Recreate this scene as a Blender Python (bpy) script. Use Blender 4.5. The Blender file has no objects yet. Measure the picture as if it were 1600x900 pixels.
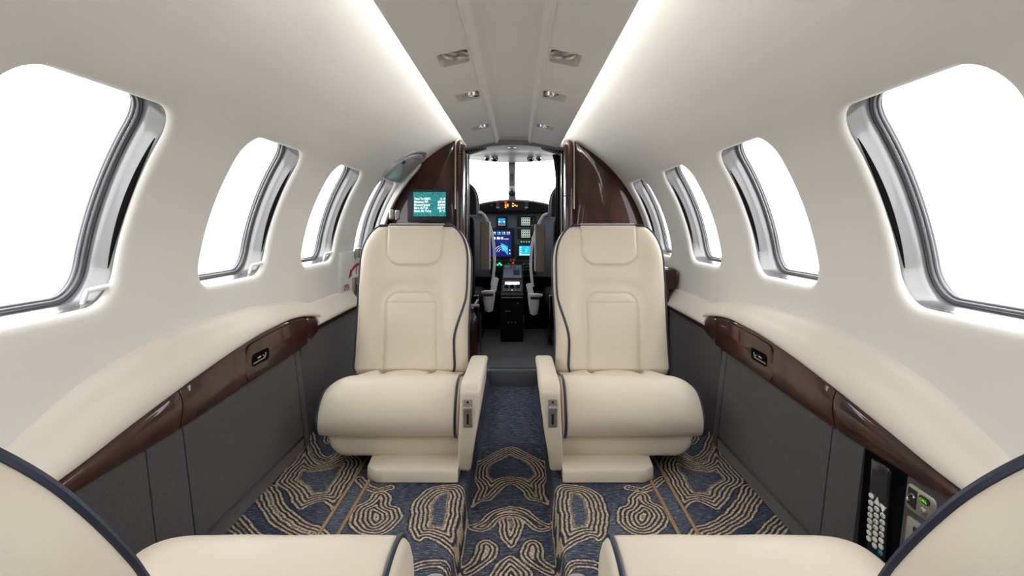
import bpy, bmesh, math, random
import numpy as np
from mathutils import Vector, Matrix
random.seed(7)
C = bpy.context.scene.collection
PI = math.pi

# ------------------------------------------------------------------ camera
EYE = 0.72                       # eye height over the carpet, floor is z = 0
CX, CY, CZE = 0.02, 0.0, EYE
F = 890.0                        # focal length in pixels of a 1600 px wide frame
cam_d = bpy.data.cameras.new('camera')
cam = bpy.data.objects.new('camera', cam_d); C.objects.link(cam)
cam_d.sensor_width = 36.0
cam_d.lens = 36.0 * F / 1600.0
cam_d.shift_x = (800 - 808) / 1600.0
cam_d.shift_y = -(450 - 350) / 1600.0
cam_d.clip_start = 0.01
cam.location = (CX, CY, CZE)
cam.rotation_euler = (PI / 2, 0, 0)
bpy.context.scene.camera = cam

# ------------------------------------------------------------------ world, exposure
sc = bpy.context.scene
sc.view_settings.view_transform = 'Standard'
sc.view_settings.look = 'None'
sc.view_settings.exposure = 0.03
sc.view_settings.gamma = 1.0
sc.view_settings.use_curve_mapping = False
w = bpy.data.worlds.new('world'); sc.world = w; w.use_nodes = True
w.node_tree.nodes['Background'].inputs[0].default_value = (1.0, 1.0, 1.0, 1)
w.node_tree.nodes['Background'].inputs[1].default_value = 5.6
sc.cycles.use_denoising = True
sc.cycles.max_bounces = 10
sc.cycles.diffuse_bounces = 5
sc.cycles.glossy_bounces = 4
sc.cycles.transparent_max_bounces = 12
sc.cycles.sample_clamp_indirect = 6.0
COVE = 42.0                     # emission of the cove strips

def at(px, py, D):
    """point of the cabin at distance D seen at a pixel of the photograph"""
    return Vector((CX + (px - 808) * D / F, D, EYE - (py - 350) * D / F))

# ------------------------------------------------------------------ materials
M = {}
def mat(name, col, rough=0.5, metal=0.0, coat=0.0, noise=None, bump=None, emit=None, spec=0.5, sheen=0.0):
    """noise = (scale, amount[, stretch xyz]) ; bump = (scale, strength)"""
    m = bpy.data.materials.new(name); m.use_nodes = True
    nt = m.node_tree; b = nt.nodes['Principled BSDF']
    b.inputs['Base Color'].default_value = (*col, 1)
    b.inputs['Roughness'].default_value = rough
    b.inputs['Metallic'].default_value = metal
    b.inputs['Coat Weight'].default_value = coat
    b.inputs['Coat Roughness'].default_value = 0.04
    b.inputs['Specular IOR Level'].default_value = spec
    b.inputs['Sheen Weight'].default_value = sheen
    if emit:
        b.inputs['Emission Color'].default_value = (*emit[0], 1)
        b.inputs['Emission Strength'].default_value = emit[1]
    tc = nt.nodes.new('ShaderNodeTexCoord')
    if noise:
        mp = nt.nodes.new('ShaderNodeMapping')
        nt.links.new(tc.outputs['Object'], mp.inputs['Vector'])
        if len(noise) > 2: mp.inputs['Scale'].default_value = noise[2]
        n = nt.nodes.new('ShaderNodeTexNoise'); n.inputs['Scale'].default_value = noise[0]
        n.inputs['Detail'].default_value = 5
        nt.links.new(mp.outputs[0], n.inputs['Vector'])
        r = nt.nodes.new('ShaderNodeMixRGB')
        a = noise[1]
        r.inputs[1].default_value = (*[max(0, c * (1 - a)) for c in col], 1)
        r.inputs[2].default_value = (*[min(1, c * (1 + a)) for c in col], 1)
        st = nt.nodes.new('ShaderNodeMapRange')
        st.inputs['From Min'].default_value = 0.3; st.inputs['From Max'].default_value = 0.7
        nt.links.new(n.outputs['Fac'], st.inputs['Value'])
        nt.links.new(st.outputs[0], r.inputs[0])
        nt.links.new(r.outputs[0], b.inputs['Base Color'])
    if bump:
        n = nt.nodes.new('ShaderNodeTexNoise'); n.inputs['Scale'].default_value = bump[0]
        n.inputs['Detail'].default_value = 4
        nt.links.new(tc.outputs['Object'], n.inputs['Vector'])
        bp = nt.nodes.new('ShaderNodeBump'); bp.inputs['Strength'].default_value = bump[1]
        bp.inputs['Distance'].default_value = 0.002
        nt.links.new(n.outputs['Fac'], bp.inputs['Height'])
        nt.links.new(bp.outputs[0], b.inputs['Normal'])
    M[name] = m
    return m

mat('headliner', (.80, .785, .76), .62, noise=(2.2, .02), bump=(140, .10), spec=.3)
mat('ceiling_panel', (.80, .79, .765), .55, noise=(3, .015), bump=(200, .05), spec=.3)
mat('leather', (.75, .675, .555), .42, noise=(5, .03), bump=(260, .16), spec=.45)
mat('leather_pad', (.80, .745, .655), .40, noise=(4, .025), bump=(260, .10), spec=.45)
mat('seam', (.42, .36, .28), .6)
mat('piping', (.017, .021, .045), .42, bump=(500, .1))
mat('grey_fabric', (.048, .046, .050), .92, noise=(260, .28), bump=(600, .25), sheen=.25, spec=.15)
mat('fabric_gap', (.004, .004, .004), .9, spec=.03)
mat('dark', (.005, .005, .006), .6, bump=(90, .05), spec=.12)
mat('dark_gloss', (.008, .008, .010), .12, coat=.5)
mat('black_plastic', (.010, .010, .011), .30)
mat('liner', (.16, .16, .16), .24, metal=.2, coat=.5)
mat('white_plastic', (.78, .78, .76), .30, coat=.3)
mat('seal', (.10, .10, .115), .30, coat=.2)
mat('seal_light', (.17, .17, .185), .28)
mat('chrome', (.72, .72, .72), .12, metal=1)
mat('satin_metal', (.48, .46, .43), .34, metal=.85)
mat('lens', (.30, .31, .31), .18, coat=.7)
mat('tub', (.62, .60, .54), .4, noise=(6, .03))
mat('panel_grey', (.125, .142, .172), .55, noise=(60, .06))
mat('bezel', (.018, .020, .025), .5, spec=.25)
mat('glareshield', (.007, .008, .010), .75, bump=(300, .2), spec=.15)
mat('belt', (.86, .86, .86), .7, bump=(400, .3))
mat('seat_back_beige', (.30, .26, .22), .6, bump=(260, .1))
mat('apron', (.36, .36, .35), .9)  # grey of the ground plane added to weaken light from below
mat('teal_key', (.03, .22, .25), .4)
mat('overhead', (.30, .31, .315), .4, bump=(60, .05))
mat('door_grey', (.38, .385, .39), .28, coat=.3)
mat('cream_trim', (.78, .72, .64), .35)
mat('red_paint', (.42, .02, .02), .4)
mat('brown_strip', (.16, .10, .06), .35)
mat('cockpit_carpet', (.13, .135, .145), .95, noise=(300, .45, (1, 3, 1)), bump=(420, .6), spec=.1)

def wood_material():
    m = bpy.data.materials.new('mahogany'); m.use_nodes = True
    nt = m.node_tree; b = nt.nodes['Principled BSDF']
    tc = nt.nodes.new('ShaderNodeTexCoord')
    mp = nt.nodes.new('ShaderNodeMapping'); mp.inputs['Scale'].default_value = (1, 1, .32)
    nt.links.new(tc.outputs['Object'], mp.inputs['Vector'])
    n1 = nt.nodes.new('ShaderNodeTexNoise'); n1.inputs['Scale'].default_value = 9
    n1.inputs['Detail'].default_value = 8; n1.inputs['Distortion'].default_value = 1.4
    mp2 = nt.nodes.new('ShaderNodeMapping'); mp2.inputs['Scale'].default_value = (1, 1, .06)
    n2 = nt.nodes.new('ShaderNodeTexNoise'); n2.inputs['Scale'].default_value = 190; n2.inputs['Detail'].default_value = 3
    nt.links.new(tc.outputs['Object'], mp2.inputs['Vector'])
    nt.links.new(mp.outputs[0], n1.inputs['Vector']); nt.links.new(mp2.outputs[0], n2.inputs['Vector'])
    r = nt.nodes.new('ShaderNodeValToRGB')
    r.color_ramp.elements[0].position = .32; r.color_ramp.elements[0].color = (.020, .006, .004, 1)
    r.color_ramp.elements[1].position = .70; r.color_ramp.elements[1].color = (.088, .020, .012, 1)
    nt.links.new(n1.outputs['Fac'], r.inputs[0])
    mx = nt.nodes.new('ShaderNodeMixRGB'); mx.blend_type = 'MULTIPLY'; mx.inputs[0].default_value = .72
    nt.links.new(r.outputs[0], mx.inputs[1]); nt.links.new(n2.outputs['Fac'], mx.inputs[2])
    nt.links.new(mx.outputs[0], b.inputs['Base Color'])
    b.inputs['Roughness'].default_value = .45; b.inputs['Specular IOR Level'].default_value = .2
    b.inputs['Coat Weight'].default_value = .62; b.inputs['Coat Roughness'].default_value = .03
    M['mahogany'] = m
wood_material()

def glass_material():
    m = bpy.data.materials.new('window_glass'); m.use_nodes = True
    nt = m.node_tree; nt.nodes.clear()
    o = nt.nodes.new('ShaderNodeOutputMaterial')
    t = nt.nodes.new('ShaderNodeBsdfTransparent'); t.inputs[0].default_value = (.97, .98, .98, 1)
    g = nt.nodes.new('ShaderNodeBsdfGlossy'); g.inputs['Roughness'].default_value = .02
    mx = nt.nodes.new('ShaderNodeMixShader')
    mx.inputs[0].default_value = .035
    nt.links.new(t.outputs[0], mx.inputs[1]); nt.links.new(g.outputs[0], mx.inputs[2])
    nt.links.new(mx.outputs[0], o.inputs[0])
    M['window_glass'] = m
glass_material()

def emission(name, col, s):
    m = bpy.data.materials.new(name); m.use_nodes = True
    b = m.node_tree.nodes['Principled BSDF']
    b.inputs['Base Color'].default_value = (*[c * .2 for c in col], 1)
    b.inputs['Emission Color'].default_value = (*col, 1)
    b.inputs['Emission Strength'].default_value = s
    b.inputs['Roughness'].default_value = .25
    M[name] = m
emission('cove', (1, .975, .94), COVE)
emission('scr_white', (.9, .95, 1), 1.6)
emission('scr_cyan', (.02, .52, .85), 1.0)
emission('scr_blue', (.006, .012, .16), 1.0)
emission('scr_sky', (.02, .35, .85), 1.0)
emission('scr_brown', (.30, .07, .02), 1.0)
emission('lamp_red', (1, .02, .01), 2.2)
emission('lamp_amber', (1, .38, .03), 2.2)
emission('lamp_white', (1, .9, .85), 1.6)
emission('lamp_green', (.05, .85, .45), 1.2)
emission('lcd', (.50, .62, .52), .8)
emission('call_green', (.35, .95, .05), .7)

def screen_material():
    m = bpy.data.materials.new('teal_screen'); m.use_nodes = True
    nt = m.node_tree; b = nt.nodes['Principled BSDF']
    tc = nt.nodes.new('ShaderNodeTexCoord')
    n = nt.nodes.new('ShaderNodeTexNoise'); n.inputs['Scale'].default_value = 260; n.inputs['Detail'].default_value = 3
    nt.links.new(tc.outputs['Object'], n.inputs['Vector'])
    r = nt.nodes.new('ShaderNodeValToRGB')
    r.color_ramp.elements[0].position = .38; r.color_ramp.elements[0].color = (.0, .06, .09, 1)
    r.color_ramp.elements[1].position = .66; r.color_ramp.elements[1].color = (.01, .50, .50, 1)
    nt.links.new(n.outputs['Fac'], r.inputs[0])
    nt.links.new(r.outputs[0], b.inputs['Emission Color']); b.inputs['Emission Strength'].default_value = .9
    b.inputs['Base Color'].default_value = (.01, .03, .03, 1)
    M['teal_screen'] = m
screen_material()

def carpet_material():
    """'ring' on the mesh counts the tufted cords of the woven motifs; 'tone' mixes the ground shades of the weave"""
    m = bpy.data.materials.new('carpet'); m.use_nodes = True
    nt = m.node_tree; b = nt.nodes['Principled BSDF']; L = nt.links.new
    N = nt.nodes.new
    at_ = N('ShaderNodeAttribute'); at_.attribute_name = 'ring'
    to_ = N('ShaderNodeAttribute'); to_.attribute_name = 'tone'
    tc = N('ShaderNodeTexCoord')
    def math_(op, a, bb=None, cc=None):
        n = N('ShaderNodeMath'); n.operation = op
        for i, v in enumerate((a, bb, cc)):
            if v is None: continue
            if isinstance(v, (int, float)): n.inputs[i].default_value = v
            else: L(v, n.inputs[i])
        return n.outputs[0]
    wob = N('ShaderNodeTexNoise'); wob.inputs['Scale'].default_value = 130; wob.inputs['Detail'].default_value = 1
    L(tc.outputs['Object'], wob.inputs['Vector'])
    ring = math_('ADD', at_.outputs['Fac'], math_('MULTIPLY', math_('SUBTRACT', wob.outputs['Fac'], .5), .28))
    fr = math_('FRACT', math_('ADD', ring, 100))
    tri = math_('ABSOLUTE', math_('SUBTRACT', fr, .5))        # 0 at the middle of a cord
    inside = math_('GREATER_THAN', at_.outputs['Fac'], 0.02)
    cord = N('ShaderNodeMapRange'); cord.inputs['From Min'].default_value = .27; cord.inputs['From Max'].default_value = .19
    L(tri, cord.inputs['Value'])
    mask = math_('MULTIPLY', cord.outputs[0], inside)
    # ground weave
    mp = N('ShaderNodeMapping'); mp.inputs['Scale'].default_value = (1, 5.5, 5.5)
    L(tc.outputs['Object'], mp.inputs['Vector'])
    n1 = N('ShaderNodeTexNoise'); n1.inputs['Scale'].default_value = 58; n1.inputs['Detail'].default_value = 6; n1.inputs['Roughness'].default_value = .75
    L(mp.outputs[0], n1.inputs['Vector'])
    ra = N('ShaderNodeValToRGB'); e = ra.color_ramp.elements
    e[0].position = .36; e[0].color = (.009, .012, .030, 1)
    e[1].position = .72; e[1].color = (.29, .33, .40, 1)
    e.new(.53).color = (.028, .037, .076, 1)
    L(n1.outputs['Fac'], ra.inputs[0])
    rb = N('ShaderNodeValToRGB'); e = rb.color_ramp.elements
    e[0].position = .36; e[0].color = (.026, .031, .045, 1)
    e[1].position = .68; e[1].color = (.46, .48, .50, 1)
    e.new(.54).color = (.085, .100, .135, 1)
    L(n1.outputs['Fac'], rb.inputs[0])
    g = N('ShaderNodeMixRGB'); L(to_.outputs['Fac'], g.inputs[0]); L(ra.outputs[0], g.inputs[1]); L(rb.outputs[0], g.inputs[2])
    # cords
    vo = N('ShaderNodeTexVoronoi'); vo.inputs['Scale'].default_value = 190
    L(tc.outputs['Object'], vo.inputs['Vector'])
    rc = N('ShaderNodeValToRGB'); e = rc.color_ramp.elements
    e[0].position = .0; e[0].color = (.84, .70, .52, 1)
    e[1].position = .80; e[1].color = (.32, .23, .15, 1)
    L(vo.outputs['Distance'], rc.inputs[0])
    mx = N('ShaderNodeMixRGB'); L(mask, mx.inputs[0]); L(g.outputs[0], mx.inputs[1]); L(rc.outputs[0], mx.inputs[2])
    gr = N('ShaderNodeMapRange'); gr.inputs['From Min'].default_value = .27; gr.inputs['From Max'].default_value = .38
    L(tri, gr.inputs['Value'])
    dk = N('ShaderNodeMixRGB'); dk.inputs[2].default_value = (.020, .018, .022, 1)
    L(math_('MULTIPLY', math_('MULTIPLY', gr.outputs[0], inside), .75), dk.inputs[0]); L(mx.outputs[0], dk.inputs[1])
    L(dk.outputs[0], b.inputs['Base Color'])
    b.inputs['Roughness'].default_value = .95; b.inputs['Specular IOR Level'].default_value = .12
    h = math_('ADD', math_('MULTIPLY', mask, math_('SUBTRACT', 1.4, vo.outputs['Distance'])), math_('MULTIPLY', n1.outputs['Fac'], .5))
    bp = N('ShaderNodeBump'); bp.inputs['Strength'].default_value = .55; bp.inputs['Distance'].default_value = .003
    L(h, bp.inputs['Height']); L(bp.outputs[0], b.inputs['Normal'])
    M['carpet'] = m
carpet_material()
mat('carpet_cord', (.33, .22, .13), .9, noise=(200, .2), bump=(500, .5), spec=.1)

# ------------------------------------------------------------------ helpers
def tag(o, label=None, cat=None, group=None, kind=None):
    if label: o['label'] = label
    if cat: o['category'] = cat
    if group: o['group'] = group
    if kind: o['kind'] = kind
    return o

def link(name, me, m, parent=None, sharp=38):
    o = bpy.data.objects.new(name, me); C.objects.link(o)
    if isinstance(m, str): m = M[m]
    if m is not None and not me.materials: me.materials.append(m)
    for p in me.polygons: p.use_smooth = True
    if sharp: me.set_sharp_from_angle(angle=math.radians(sharp))
    if parent: o.parent = parent
    return o

def raw(name, vs, fs, m, parent=None, sharp=38, fix=True):
    me = bpy.data.meshes.new(name)
    me.from_pydata([tuple(v) for v in vs], [], [tuple(f) for f in fs]); me.update()
    if fix:
        bm = bmesh.new(); bm.from_mesh(me); bmesh.ops.recalc_face_normals(bm, faces=bm.faces[:]); bm.to_mesh(me); bm.free()
    return link(name, me, m, parent, sharp)

def empty(name, loc=(0, 0, 0)):
    o = bpy.data.objects.new(name, None); C.objects.link(o); o.location = loc
    o.empty_display_size = .05
    return o

def hang(o, parent):
    o.parent = parent
    if parent.type == 'EMPTY': o.matrix_parent_inverse = Matrix.Translation(-Vector(parent.location))

class MB:
    """collects pieces of ONE part"""
    def __init__(s): s.v = []; s.f = []
    def add(s, vs, fs, T=None):
        n = len(s.v)
        s.v += [tuple(T(v)) if T else tuple(v) for v in vs]
        s.f += [tuple(i + n for i in f) for f in fs]
        return s
    def build(s, name, m, parent=None, sharp=38, T=None, fix=True):
        v = [T(Vector(p)) for p in s.v] if T else s.v
        o = raw(name, v, s.f, m, None, sharp, fix)
        if parent is not None: hang(o, parent)
        return o
    def box(s, c, d, r=0.0, seg=2, R=None):
        """rounded box, centre c, size d"""
        bm = bmesh.new(); bmesh.ops.create_cube(bm, size=1)
        bmesh.ops.scale(bm, vec=Vector(d), verts=bm.verts)
        if r > 0: bmesh.ops.bevel(bm, geom=bm.edges[:], offset=min(r, min(d) * .49), segments=seg, affect='EDGES', profile=.5)
        if R is not None: bmesh.ops.transform(bm, matrix=R.to_4x4(), verts=bm.verts)
        bmesh.ops.translate(bm, vec=Vector(c), verts=bm.verts)
        bm.verts.index_update()
        s.add([v.co.copy() for v in bm.verts], [[v.index for v in f.verts] for f in bm.faces]); bm.free()
        return s
    def b2(s, lo, hi, r=0.0, seg=2):
        lo = Vector(lo); hi = Vector(hi)
        return s.box((lo + hi) / 2, [abs(a) for a in (hi - lo)], r, seg)
    def tube(s, pts, r, n=8, closed=False, cap=True, smooth=0):
        pts = [Vector(p) for p in pts]
        if smooth: pts = catmull(pts, smooth, closed)
        m = len(pts); rs = r if isinstance(r, (list, tuple)) else [r] * m
        if len(rs) != m: rs = [rs[min(len(rs) - 1, int(i * len(rs) / m))] for i in range(m)]
        vs = []; up = None
        for i, p in enumerate(pts):
            a = pts[(i - 1) % m] if (closed or i > 0) else p
            b_ = pts[(i + 1) % m] if (closed or i < m - 1) else p
            t = (b_ - a)
            t = t.normalized() if t.length > 1e-9 else Vector((0, 1, 0))
            if up is None:
                up = Vector((0, 0, 1)) if abs(t.z) < .9 else Vector((1, 0, 0))
            nn = (up - t * up.dot(t))
            nn = nn.normalized() if nn.length > 1e-6 else t.orthogonal().normalized()
            up = nn; bb = t.cross(nn)
            for k in range(n):
                a_ = 2 * PI * k / n
                vs.append(p + (nn * math.cos(a_) + bb * math.sin(a_)) * rs[i])
        fs = []
        for i in range(m if closed else m - 1):
            j = (i + 1) % m
            for k in range(n):
                l = (k + 1) % n
                fs.append((i * n + k, i * n + l, j * n + l, j * n + k))
        if cap and not closed:
            fs.append(tuple(range(n))[::-1]); fs.append(tuple((m - 1) * n + k for k in range(n)))
        return s.add(vs, fs)
    def lathe(s, c, prof, axis='z', n=24, R=None):
        """prof = [(radius, height)...]"""
        vs = []; fs = []
        for r, h in prof:
            for k in range(n):
                a = 2 * PI * k / n
                v = Vector((r * math.cos(a), r * math.sin(a), h))
                if axis == 'y': v = Vector((v.x, v.z, v.y))
                if axis == 'x': v = Vector((v.z, v.y, v.x))
                if R is not None: v = R @ v
                vs.append(v + Vector(c))
        m = len(prof)
        for i in range(m - 1):
            for k in range(n):
                l = (k + 1) % n
                fs.append((i * n + k, i * n + l, (i + 1) * n + l, (i + 1) * n + k))
        if prof[0][0] > 1e-6: fs.append(tuple(range(n)))
        if prof[-1][0] > 1e-6: fs.append(tuple((m - 1) * n + k for k in range(n)))
        return s.add(vs, fs)
    def prism(s, poly, T, d0, d1, bev=0.0):
        """polygon of (a, b) raised from d0 to d1 ; T(a, b, d) -> world"""
        n = len(poly)
        cx = sum(p[0] for p in poly) / n; cy = sum(p[1] for p in poly) / n
        rings = []
        if bev > 0:
            ins = offset_poly(poly, -bev)
            rings = [(poly, d0), (poly, d1 - bev * (1 if d1 > d0 else -1)), (offset_poly(poly, -bev * .3), d1 - bev * .3 * (1 if d1 > d0 else -1)), (ins, d1)]
        else: rings = [(poly, d0), (poly, d1)]
        vs = []
        for pl, d in rings: vs += [T(a, b, d) for a, b in pl]
        fs = []
        for i in range(len(rings) - 1):
            for k in range(n):
                l = (k + 1) % n
                fs.append((i * n + k, i * n + l, (i + 1) * n + l, (i + 1) * n + k))
        fs.append(tuple(range(n))[::-1]); fs.append(tuple((len(rings) - 1) * n + k for k in range(n)))
        return s.add(vs, fs)
    def grid(s, fn, us, vs_, closed_u=False):
        nu, nv = len(us), len(vs_)
        vv = [fn(u, v) for v in vs_ for u in us]
        fs = []
        for j in range(nv - 1):
            for i in range(nu if closed_u else nu - 1):
                k = (i + 1) % nu
                fs.append((j * nu + i, j * nu + k, (j + 1) * nu + k, (j + 1) * nu + i))
        return s.add(vv, fs)
    def loft(s, rings, closed=True, caps=True):
        n = len(rings[0]); vs = [p for r in rings for p in r]; fs = []
        for j in range(len(rings) - 1):
            for i in range(n if closed else n - 1):
                k = (i + 1) % n
                fs.append((j * n + i, j * n + k, (j + 1) * n + k, (j + 1) * n + i))
        if caps:
            fs.append(tuple(range(n))[::-1]); fs.append(tuple((len(rings) - 1) * n + k for k in range(n)))
        return s.add(vs, fs)

def offset_poly(poly, e):
    n = len(poly); out = []
    area = sum(poly[i][0] * poly[(i + 1) % n][1] - poly[(i + 1) % n][0] * poly[i][1] for i in range(n))
    sg = 1 if area > 0 else -1
    for i in range(n):
        a = Vector(poly[i - 1]).to_2d(); b = Vector(poly[i]).to_2d(); c = Vector(poly[(i + 1) % n]).to_2d()
        t = (c - a); t = t.normalized() if t.length > 1e-9 else Vector((1, 0))
        out.append((b.x + t.y * e * sg, b.y - t.x * e * sg))
    return out

def catmull(pts, k=6, closed=False):
    out = []; n = len(pts)
    for i in range(n if closed else n - 1):
        p0 = pts[(i - 1) % n] if (closed or i > 0) else pts[i]
        p1 = pts[i]; p2 = pts[(i + 1) % n]
        p3 = pts[(i + 2) % n] if (closed or i + 2 < n) else p2
        for j in range(k):
            t = j / k
            out.append(.5 * ((2 * p1) + (-p0 + p2) * t + (2 * p0 - 5 * p1 + 4 * p2 - p3) * t * t + (-p0 + 3 * p1 - 3 * p2 + p3) * t ** 3))
    if not closed: out.append(pts[-1])
    return out

def rrect(a, b, r, n=6):
    """rounded rectangle half sizes a, b, counter-clockwise points"""
    r = min(r, a * .999, b * .999); out = []
    for cx, cy, s in ((a - r, b - r, 0), (-a + r, b - r, PI / 2), (-a + r, -b + r, PI), (a - r, -b + r, 1.5 * PI)):
        for k in range(n + 1):
            t = s + PI / 2 * k / n
            out.append((cx + r * math.cos(t), cy + r * math.sin(t)))
    return out

def interp(y, tab):
    return float(np.interp(y, [t[0] for t in tab], [t[1] for t in tab]))

def text(name, s, size, loc, rot, m, parent=None, align='LEFT', ext=0.0002, xs=1.0, bold=0.0):
    c = bpy.data.curves.new(name, 'FONT'); c.body = s; c.size = size; c.align_x = align; c.extrude = ext; c.offset = bold
    c.materials.append(M[m])
    o = bpy.data.objects.new(name, c); C.objects.link(o)
    o.location = loc; o.rotation_euler = rot; o.scale = (xs, 1, 1)
    # real mesh, not an instanced curve
    me = bpy.data.meshes.new_from_object(o)
    R_ = Vector(rot)
    bpy.data.objects.remove(o)
    o = bpy.data.objects.new(name, me); C.objects.link(o)
    mt = Matrix.Translation(Vector(loc)) @ Matrix.LocRotScale(None, __import__('mathutils').Euler(rot), (xs, 1, 1))
    me.transform(mt)
    if parent: hang(o, parent)
    return o
# ------------------------------------------------------------------ the cabin shell
CZ, R = .508, .7287              # centre height and radius of the cabin tube
BACK = -1.3425
WY = [-1.025, -.39, .245, .88, 1.515, 2.15, 2.785]      # window centres along the cabin
WTH = math.radians(19.8)
WA, WB, WR = .180, .190, .062    # half length, half height, corner radius of a window opening

def cyl(side, y, s, d=0.0):
    """point of the cabin side; s = arc length above the window centre, d = depth outward"""
    th = WTH + s / R
    return Vector((side * (R + d) * math.cos(th), y, CZ + (R + d) * math.sin(th)))

def ray_rr(dx, dy, a, b, r):
    """distance along direction to a rounded rectangle"""
    l = math.hypot(dx, dy); dx /= l; dy /= l
    lo, hi = 0, 2
    def inside(t):
        x = abs(dx * t) - (a - r); y = abs(dy * t) - (b - r)
        if x <= 0 and y <= 0: return True
        if x <= 0: return y <= r
        if y <= 0: return x <= r
        return x * x + y * y <= r * r
    for _ in range(40):
        m_ = (lo + hi) / 2
        if inside(m_): lo = m_
        else: hi = m_
    return dx * lo, dy * lo

NS = 28
CA, CB = .3175, R * math.radians(19)
def cell_dirs():
    out = []
    for i in range(NS): out.append((-CA + 2 * CA * i / NS, -CB))
    for i in range(NS): out.append((CA, -CB + 2 * CB * i / NS))
    for i in range(NS): out.append((CA - 2 * CA * i / NS, CB))
    for i in range(NS): out.append((-CA, CB - 2 * CB * i / NS))
    return out
DIRS = cell_dirs()
def contour(e=0.0):
    # denser rounding: walk by direction, corners get the points their share of direction gives them
    return [ray_rr(x, y, WA + e, WB + e, WR + e) for x, y in DIRS]
CT = {e: contour(e) for e in (.05, .028, .016, .008, .003, .0005, 0.0, -.010, -.022)}

def wall(side, name):
    bm = bmesh.new(); cache = {}
    def V(y, s, d=0.0):
        k = (round(y, 4), round(s, 4), round(d, 4))
        if k not in cache: cache[k] = bm.verts.new(cyl(side, y, s, d))
        return cache[k]
    def quad(a, b, c, d):
        if len({a, b, c, d}) == 4:
            try: bm.faces.new((a, b, c, d))
            except ValueError: pass
    ys = []
    for wy in WY: ys += [wy - CA + 2 * CA * i / NS for i in range(NS)]
    ys.append(WY[-1] + CA)
    for lo, hi, n in ((-CB - R * math.radians(17), -CB, 8), (CB, CB + R * math.radians(46), 26)):
        ss = [lo + (hi - lo) * i / n for i in range(n + 1)]
        for j in range(n):
            for i in range(len(ys) - 1):
                quad(V(ys[i], ss[j]), V(ys[i + 1], ss[j]), V(ys[i + 1], ss[j + 1]), V(ys[i], ss[j + 1]))
    for wy in WY:
        rings = [[(x, y, 0) for x, y in DIRS]]
        c5 = CT[.05]
        for t in (.35, .7): rings.append([(a[0] + (b[0] - a[0]) * t, a[1] + (b[1] - a[1]) * t, 0) for a, b in zip(DIRS, c5)])
        rings.append([(x, y, 0) for x, y in c5])
        for e, d in ((.028, .0), (.016, .0012), (.008, .0038), (.003, .009), (.0005, .014), (0.0, .019)):
            rings.append([(x, y, d) for x, y in CT[e]])
        n = len(DIRS)
        for a, b in zip(rings, rings[1:]):
            for i in range(n):
                j = (i + 1) % n
                quad(V(wy + a[i][0], a[i][1], a[i][2]), V(wy + a[j][0], a[j][1], a[j][2]), V(wy + b[j][0], b[j][1], b[j][2]), V(wy + b[i][0], b[i][1], b[i][2]))
    bmesh.ops.recalc_face_normals(bm, faces=bm.faces[:])
    me = bpy.data.meshes.new(name); bm.to_mesh(me); bm.free()
    o = link(name, me, 'headliner', None, 60)
    tag(o, kind='structure')
    return o
wl = wall(-1, 'wall_left'); tag(wl, 'curved cream headliner wall on the left side of the cabin', 'wall')
wr = wall(1, 'wall_right'); tag(wr, 'curved cream headliner wall on the right side of the cabin', 'wall')

# outer skin so that daylight enters by the windows only
def skin(side, name):
    mb = MB()
    for y0, y1 in [(BACK - .03, WY[0] - .26)] + [(a + .26, b - .26) for a, b in zip(WY, WY[1:])] + [(WY[-1] + .26, 3.12)]:
        mb.grid(lambda y, s: cyl(side, y, s, .105), [y0, y1], [(-.30 + .64 * i / 8) for i in range(9)])
    mb.add([(side * .79, BACK - .03, -.12), (side * .79, 3.12, -.12), (side * .79, 3.12, .52), (side * .79, BACK - .03, .52)], [(0, 1, 2, 3)])
    mb.add([(side * .79, BACK - .03, -.12), (side * .79, 3.12, -.12), (side * .60, 3.12, -.12), (side * .60, BACK - .03, -.12)], [(0, 1, 2, 3)])
    mb.grid(lambda y, s: cyl(side, y, s, .105), [BACK - .03, 3.12], [.34, .5, .65, .8, .9, 1.0])
    o = mb.build(name, 'white_plastic', fix=False)
    tag(o, 'outer skin panels behind the %s cabin lining' % ('left' if side < 0 else 'right'), 'wall', kind='structure')
skin(-1, 'wall_left_skin'); skin(1, 'wall_right_skin')

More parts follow.
